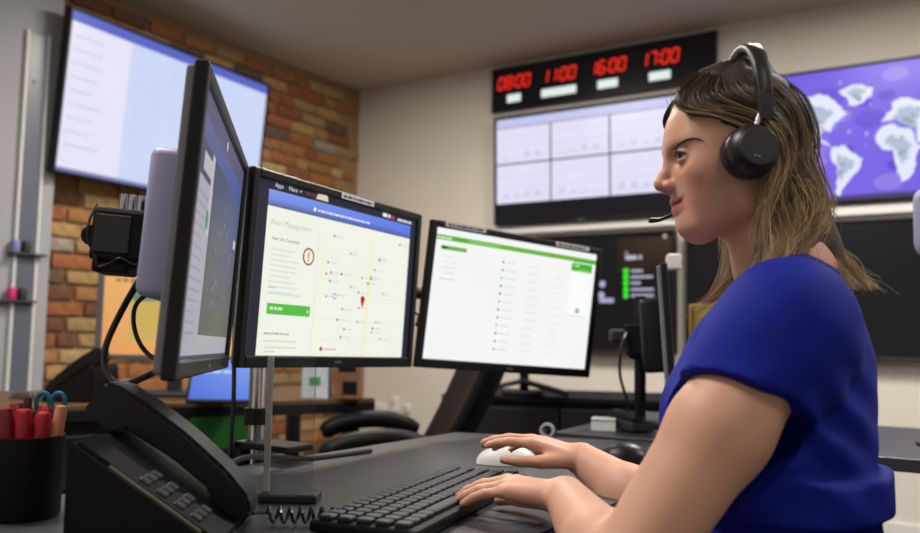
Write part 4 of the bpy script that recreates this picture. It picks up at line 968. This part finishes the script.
# dress
DR = Shape(); trunk(DR, .006)
slv_p = [pxp(680, 370, .87), pxp(730, 363, .79), pxp(786, 412, .86)]
nrm = np.cross(slv_p[1]-slv_p[0], slv_p[2]-slv_p[0]); nrm /= np.linalg.norm(nrm); adir = (ELL-SHL)/np.linalg.norm(ELL-SHL)
if nrm @ adir < 0: nrm = -nrm
SHAPES = []
for sh, el, sgn in ((SHL, ELL, 1), (SHR, ELR, -1)):
    ad = (el-sh)/np.linalg.norm(el-sh); DR.ell(sh, (.056, .056, .056), .04); DR.cap(sh, sh+ad*.12, .057, .0645, .05)
for h, k in ((HIPL, KNL), (HIPR, KNR)): DR.cap(h, k+(k-h)*.03, .098, .078, .05)
DR.cap(T(.06, 0, -.60), T(.38, 0, -.58), .07, .055, .05)
DR.add(lambda P: np.abs(sd_cap(P, T(.0, 0, -.395), T(.0, 0, -.385), .0, .0))*0+np.maximum(np.abs(P[..., 2]+.402)-.018, sd_ell(P, T(.012, 0, -.40), (.122, .166, .2), np.stack([TF, TL, HW])))-.004, (-.35, -.3, -.44), (.2, .3, -.37), .012)
pl = slv_p[0]
nr2 = (ELR-SHR)/np.linalg.norm(ELR-SHR)
def cutL(P): return np.maximum(-((P-pl.astype(np.float32)) @ nrm.astype(np.float32)), sd_cap(P, SHL+adir*.03, ELL, .074, .074))
def cutR(P): return np.maximum(-((P-(SHR+nr2*.095).astype(np.float32)) @ nr2.astype(np.float32)), sd_cap(P, SHR+nr2*.05, ELR, .074, .074))
DR.add(cutL, np.minimum(SHL, ELL)-.1, np.maximum(SHL, ELL)+.1, .002, 's'); DR.add(cutR, np.minimum(SHR, ELR)-.1, np.maximum(SHR, ELR)+.1, .002, 's')
def neckhole(P):
    a = sd_cap(P, (-.022, 0, -.10), (-.026, 0, -.150), .060, .052); b = sd_cap(P, (.0, -.01, -.16), (.075, -.03, -.27), .07, .03)
    return smin(a, b, .03)
DR.add(neckhole, (-.17, -.12, -.30), (.14, .12, -.03), .002, 's')
F, lo, hs_ = DR.grid((-.33, -.34, -.80), (.50, .34, -.12), .0042)
n_ = F.shape; G = np.stack(np.meshgrid(*[lo[i]+hs_*np.arange(n_[i]) for i in range(3)], indexing='ij'), -1)
near = np.exp(-((G-SHL-adir*.1)**2).sum(-1)/.012); q = G-SHL
F = F+.0022*np.sin((q @ np.array([60., 25, 95.])))*near.astype(np.float32)
un = np.exp(-((G-(T(-.06, .14, -.32)))**2).sum(-1)/.006); F = F+.0028*np.sin(q @ np.array([75., 20, -120.]))*un
F = F+(.0012*np.sin(G[..., 2]*70+G[..., 0]*40)*np.sin(G[..., 1]*45+1)).astype(np.float32)
M_dress = mat('royal_blue_fabric', (9, 27, 138), .75, spec=.2, var=.08, scale=60, bump=.12, bscale=1400)
M_dress.node_tree.nodes['Principled BSDF'].inputs['Sheen Weight'].default_value = .0
link('blouse', to_mesh('blouse', [nets(F.astype(np.float32), lo, hs_)]), M_dress, person)
# shoes
for a in (ANL, ANR):
    Z = Shape(); Z.cap(a-np.array([0, 0, .052]), a+TF*.14-np.array([0, 0, .066]), .038, .03, .02); v, f_ = nets(*Z.grid(a-np.array([.22, .22, .094]), a+np.array([.22, .22, .0]), .005)); link('shoe', to_mesh('shoe', [(v, f_)]), M_blackm, person)
# hair: base volume and strands
GU = {  # guides on the left half: pixel x, y and distance left of the head's middle
 'A': [(712, 60, .010), (690, 72, .030), (677, 90, .040), (677, 105, .049), (692, 114, .060), (716, 117, .072), (738, 127, .074), (764, 150, .072), (776, 185, .076), (770, 222, .076), (757, 262, .080), (748, 292, .090)],
 'B': [(722, 57, .010), (706, 74, .040), (700, 92, .056), (706, 105, .066), (722, 111, .078), (740, 114, .080), (764, 128, .077), (784, 158, .074), (786, 195, .077), (777, 230, .076), (769, 264, .080), (761, 292, .089)],
 'C': [(738, 55, .010), (730, 70, .040), (730, 84, .066), (740, 95, .080), (756, 104, .083), (772, 118, .082), (788, 142, .080), (796, 170, .072), (796, 202, .066), (791, 232, .064), (785, 262, .068), (776, 288, .076)],
 'D': [(752, 56, .008), (760, 70, .035), (770, 82, .055), (780, 96, .066), (790, 113, .066), (796, 133, .062), (800, 158, .054), (802, 182, .047), (804, 207, .052), (808, 232, .058), (812, 257, .062), (814, 280, .066)],
 'E': [(762, 59, .002), (774, 74, .014), (786, 88, .024), (796, 105, .030), (803, 124, .028), (807, 146, .023), (808, 172, .016), (809, 198, .012), (814, 220, .012), (822, 240, .012), (834, 260, .012), (852, 280, .008)],
 'F': [(762, 59, -.004), (774, 74, -.012), (786, 88, -.020), (796, 105, -.024), (803, 124, -.022), (806, 146, -.018), (807, 172, -.012), (809, 198, -.008), (815, 222, -.004), (825, 242, -.002), (840, 264, -.002), (868, 284, -.006)]}
LG = [np.array([pxv(*p) for p in GU[k]]) for k in 'ABCDEF']
for g in LG:                                        # leave room for the thickness of the locks
    for i in range(len(g)):
        c0 = np.array([-.01, 0, min(g[i][2], .02)]); dv = g[i]-c0; g[i] = g[i]-dv/np.linalg.norm(dv)*(.009 if i < 8 else .010)
RG = [g*np.array([1, -1, 1]) for g in LG[:5]]
for i, g in enumerate(RG[:3]):       # right-hand locks come forward over the shoulder
    t = np.clip((np.arange(len(g))-6)/5, 0, 1); g[:, 0] += t*(.024, .014, .004)[i]; g[:, 1] += t*.012; g[:, 2] -= t*.012
def resample(g, n): return spline(g, n)
HB = Shape()
HB.ell((.002, 0, .0155), (.0835, .0765, .0875), 0)
for gs in (LG, RG):
    for i, g in enumerate(gs):
        p = resample(g, 16)
        for a, b, t in zip(p, p[1:], range(15)):
            if gs is RG and i < 3 and t > 9: continue
            r = .005 if t < 6 else (.011 if i < 3 else .008)-.0004*(t-6); inn = np.array([-.004, -.006*np.sign(a[1]) if abs(a[1]) > .02 else 0, 0]); HB.cap(a+inn, b+inn, r, r, .010)
HB.add(lambda P: np.maximum(sd_ell(P, (.06, 0, -.03), (.075, .078, .080)), -(P[..., 0]-.012-np.clip((P[..., 2]-.02)*1.5, 0, .03))), (-.02, -.09, -.14), (.15, .09, .07), .006, 's')
HB.cap((-.045, 0, -.06), (-.075, 0, -.12), .05, .04, .03)
def hair_base_col(v):
    t = np.clip((.06-v[:, 2])/.2, 0, 1)[:, None]; n = (.5+.5*np.sin(v[:, 0]*310+v[:, 1]*170+np.sin(v[:, 2]*60)*2))[:, None]
    return np.array(lin(40, 28, 22))*(1-t)+np.array(lin(72, 50, 34))*t*(.6+.4*n)+0*n
M_hairb = attr_mat('hair_mass', .6, bump=.3, bscale=240); M_hair = attr_mat('hair_strand', .42, spec=.5)
hair = link('hair', to_mesh('hair', [nets(*HB.grid((-.16, -.12, -.20), (.12, .12, .125), .0035))], hair_base_col), M_hairb, person)
def strands(gs, N, S_=34, wave=.013, off=.007, seed=1, slo=0.0, shi=None):
    r = np.random.default_rng(seed); G = np.stack([resample(g, S_) for g in gs]); ng = len(gs); shi = ng-1.001 if shi is None else shi
    nl = 64; lk = np.sort(r.uniform(slo, shi, nl)); lph = lk*1.3+r.normal(0, .55, nl); lof = r.uniform(0, 1, nl); lbl = r.uniform(0, 1, nl)
    pick = r.integers(0, nl, N); s = np.clip(lk[pick]+r.normal(0, .11, N), slo, shi); t = np.linspace(0, 1, S_)
    sl = s[:, None]*(1-.55*t)+lk[pick][:, None]*.55*t
    i = np.clip(sl.astype(int), 0, ng-2); fr = (sl-i)[..., None]; ti = np.arange(S_)[None].repeat(N, 0)
    P = G[i, ti]*(1-fr)+G[i+1, ti]*fr
    out = P-np.array([-.015, 0, np.nan]); out[..., 2] = .25*P[..., 2]; out /= np.linalg.norm(out, axis=-1, keepdims=True)
    o = (r.uniform(-.35, 1, N)*off)[:, None]*np.clip(t*4, .15, 1)[None]*(1+.5*t)
    P = P+out*o[..., None]+lof[pick][:, None, None]*out*.004
    ph = lph[pick][:, None]+r.normal(0, .16, N)[:, None]; A = wave*np.clip((t-.40)/.35, 0, 1)[None]*(1+.3*r.normal(0, 1, N))[:, None]
    th = 2*math.pi*3.0*t[None]+ph; P[..., 0] += A*np.sin(th); P[..., 1] += A*.7*np.cos(th+.5); P += r.normal(0, .0004, (N, 1, 3))*(.5+t)[None, :, None]*2
    ln = r.uniform(.86, 1.03, N)                                    # strand length
    u = t[None]*ln[:, None]*(S_-1); a = np.clip(u.astype(int), 0, S_-2); fr = (u-a)[..., None]; rr = np.arange(N)[:, None]
    P = P[rr, a]*(1-fr)+P[rr, a+1]*fr
    # colour: dark roots to blond ends with lighter locks
    bl = np.clip((t[None]-.36)/.42, 0, 1)*(.12+.88*lbl[pick][:, None])+.25*(lbl[pick][:, None] > .7)*np.clip(t*3-.3, 0, 1)[None]; bl = np.clip(bl+r.normal(0, .09, N)[:, None], 0, 1)[..., None]
    c = np.array(lin(46, 31, 25))*(1-bl)+np.array(lin(240, 206, 152))*bl
    return P, c
def strand_mesh(name, PC, rad_, me_name='strands'):
    vs, fs, cs, k = [], [], [], 0
    for P, c in PC:
        N, S_, _ = P.shape; d = np.gradient(P, axis=1); d /= np.linalg.norm(d, axis=-1, keepdims=True)+1e-9
        ref = np.array([.3, .5, .8]); x = np.cross(d, ref); x /= np.linalg.norm(x, axis=-1, keepdims=True)+1e-9; y = np.cross(d, x)
        R = (rad_*np.clip((1-np.linspace(0, 1, S_))*3, .25, 1))[None, :, None]
        ring = np.stack([P+R*(x*math.cos(q)+y*math.sin(q)) for q in (0, 2.094, 4.189)], 2)
        vs.append(ring.reshape(-1, 3)); cs.append(np.repeat(c[:, :, None], 3, 2).reshape(-1, 3)); idx = np.arange(N*S_*3).reshape(N, S_, 3)
        for q in range(3):
            q2 = (q+1) % 3; fs.append(k+np.stack([idx[:, :-1, q], idx[:, :-1, q2], idx[:, 1:, q2], idx[:, 1:, q]], -1).reshape(-1, 4))
        k += N*S_*3
    C = np.concatenate(cs); return link(name, to_mesh(name, [(np.concatenate(vs), np.concatenate(fs))], lambda v: C), M_hair, hair)
st_ = strand_mesh('strands', [strands(LG, 4200, seed=3), strands(RG, 1600, seed=5), strands(LG, 2400, seed=11, slo=2.2, off=.009), strands(LG, 300, wave=.013, off=.019, seed=9)], .0005); st_['kind'] = 'stuff'
# eyebrows and lashes laid on the skin
def strip(name, pix, rr, n=16, mirror=True):
    P = spline([hit(*p) for p in pix], n)+np.array([.0006, .0006, 0])
    for s in (1, -1):
        b = NB(); tube(b, [tuple(p2w(q*np.array([1, s, 1]))-np.array([PB[0], PB[1], 0])) for q in P], [rr*math.sin(math.pi*(.12+.8*i/(n-1))) for i in range(n)], 6); obj(name, b, M_brow, person, True)
M_brow = mat('brow_hair', (62, 42, 34), .7)
strip('eyebrow', [(673, 149.5), (679, 144.5), (687, 140), (696, 138.5), (704, 141)], .0015)
for s in (1, -1):
    t = np.linspace(0, 1, 18); az = -.5+1.8*t; el = .02+.27*np.sin(np.pi*t)**.7-.04*t; r_ = .0150
    P = EYE*np.array([1, s, 1])+r_*np.stack([np.cos(el)*np.cos(az), s*np.cos(el)*np.sin(az), np.sin(el)], 1)
    b = NB(); tube(b, [tuple(p2w(q)-np.array([PB[0], PB[1], 0])) for q in P], [.0005+.0008*math.sin(math.pi*q) for q in t], 6); obj('eyelashes', b, M_brow, person, True)

# ------------------------------------------------------------------ headphones with a microphone boom
hp = empty('headphones', tuple(p2w((-.02, 0, .115))), 0, 'black over-ear headphones with a slim microphone boom on the seated person', 'headphones')
HO = p2w((-.02, 0, .115))
def hw(p): return Vector(p2w(p)-HO)
M_hp = mat('headphone_black', (22, 22, 25), .42, bump=.04, bscale=700); M_hpd = mat('headphone_disc', (46, 46, 48), .55); M_cush = mat('cushion_leather', (24, 24, 40), .38, bump=.1)
cuc = pxv(748.5, 152, .088)
for s in (1, -1):
    c = cuc*np.array([1, 0, 1]); xv = HV*s*math.cos(.15)-HU*math.sin(.15)+HW*.06; xv /= np.linalg.norm(xv); X = Vector(xv); zx = HU-xv*(HU @ xv); zx /= np.linalg.norm(zx)
    Zx, Zy = Vector(zx), Vector(np.cross(xv, zx))
    Mx = Matrix(((Zx[0], Zy[0], X[0], 0), (Zx[1], Zy[1], X[1], 0), (Zx[2], Zy[2], X[2], 0), (0, 0, 0, 1))); Mx.translation = hw(c+np.array([.010, 0, -.004]))
    cu_ = NB(); lathe(cu_, [(.014, .066), (.026, .066), (.030, .072), (.0306, .080), (.0288, .088), (.025, .090)], 40, Mx); cp_ = obj('ear_cushion', cu_, M_cush, hp, True, 60)
    sh = NB(); lathe(sh, [(.025, .086), (.0283, .088), (.0292, .094), (.0278, .102), (.0234, .109), (.0222, .110)], 40, Mx); shl = obj('ear_cup', sh, M_hp, hp, True, 50)
    ds = NB(); lathe(ds, [(.0222, .1095), (.0212, .1115), (0, .1118)], 40, Mx); dsc = obj('cup_disc', ds, M_hpd, shl, True)
    if s == 1:
        for ox, oz in ((.0025, -.012), (-.0015, -.0128)): obj('status_mark', BX(hw(c+np.array([ox-.004, .1122, oz+.003])), (.0014, .0014, .001)), M_white, dsc)
    y0 = hw(c+np.array([-.004, s*.098, .020])); y1 = hw(c+np.array([-.012, s*.094, .044]))
    obj('yoke', tube(NB(), [y0, y1], .0032, 10), M_steel, hp, True)
bt = pxv(764.5, 96, .09)
bb = NB(); rings = []; n = 36
base_w = cuc[2]+.036; top_w = .122; bu0 = bt[0]
for i in range(n+1):
    a = math.pi*i/n; v = .0935*math.cos(a); wv_ = base_w+(top_w-base_w)*math.sin(a)**.62 if 0 < i < n else base_w
    u = bu0+.004*math.sin(a); tp_ = .0095 if 2 < i < n-2 else .0085; th = .0052
    ca, sa = math.cos(a), math.sin(a)
    nn = np.array([0, ca*.9, sa]); nn /= np.linalg.norm(nn)
    ring = [hw(np.array([u+du*tp_, v, wv_])+nn*dn*th) for du, dn in ((-1, -.6), (-.8, -1), (.8, -1), (1, -.6), (1, .6), (.8, 1), (-.8, 1), (-1, .6))]
    rings.append([bb.verts.new(p) for p in ring])
for p, q in zip(rings, rings[1:]):
    for k in range(8): bb.faces.new((p[k], p[(k+1) % 8], q[(k+1) % 8], q[k]))
bb.faces.new(rings[0][::-1]); bb.faces.new(rings[-1]); obj('headband', bb, M_hp, hp, True, 50)
tipb = pxv(650, 220.5, -.052)
bm_ = NB(); bp_ = spline([cuc*np.array([1, 0, 1])+np.array([.02, -.1, -.015]), np.array([.055, -.09, -.06]), np.array([.085, -.066, tipb[2]+.004]), tipb], 20); tube(bm_, [hw(p) for p in bp_], [.0026]*15+[.003, .0034, .0034, .0034, .0034], 10); obj('microphone_boom', bm_, M_hp, hp, True)
obj('microphone_tip', tube(NB(), [hw(tipb), hw(tipb+np.array([.002, 0, 0]))], .003, 10), M_steel, hp, True)

# ------------------------------------------------------------------ her chair
ch = p2w(T(-.02, 0, 0)); fd = PM @ TF
office_chair((ch[0], ch[1], 0), math.atan2(fd[1], fd[0]), 'black fabric office chair the person sits on', .31, .48, rad(8), M_mesh, arm=False)
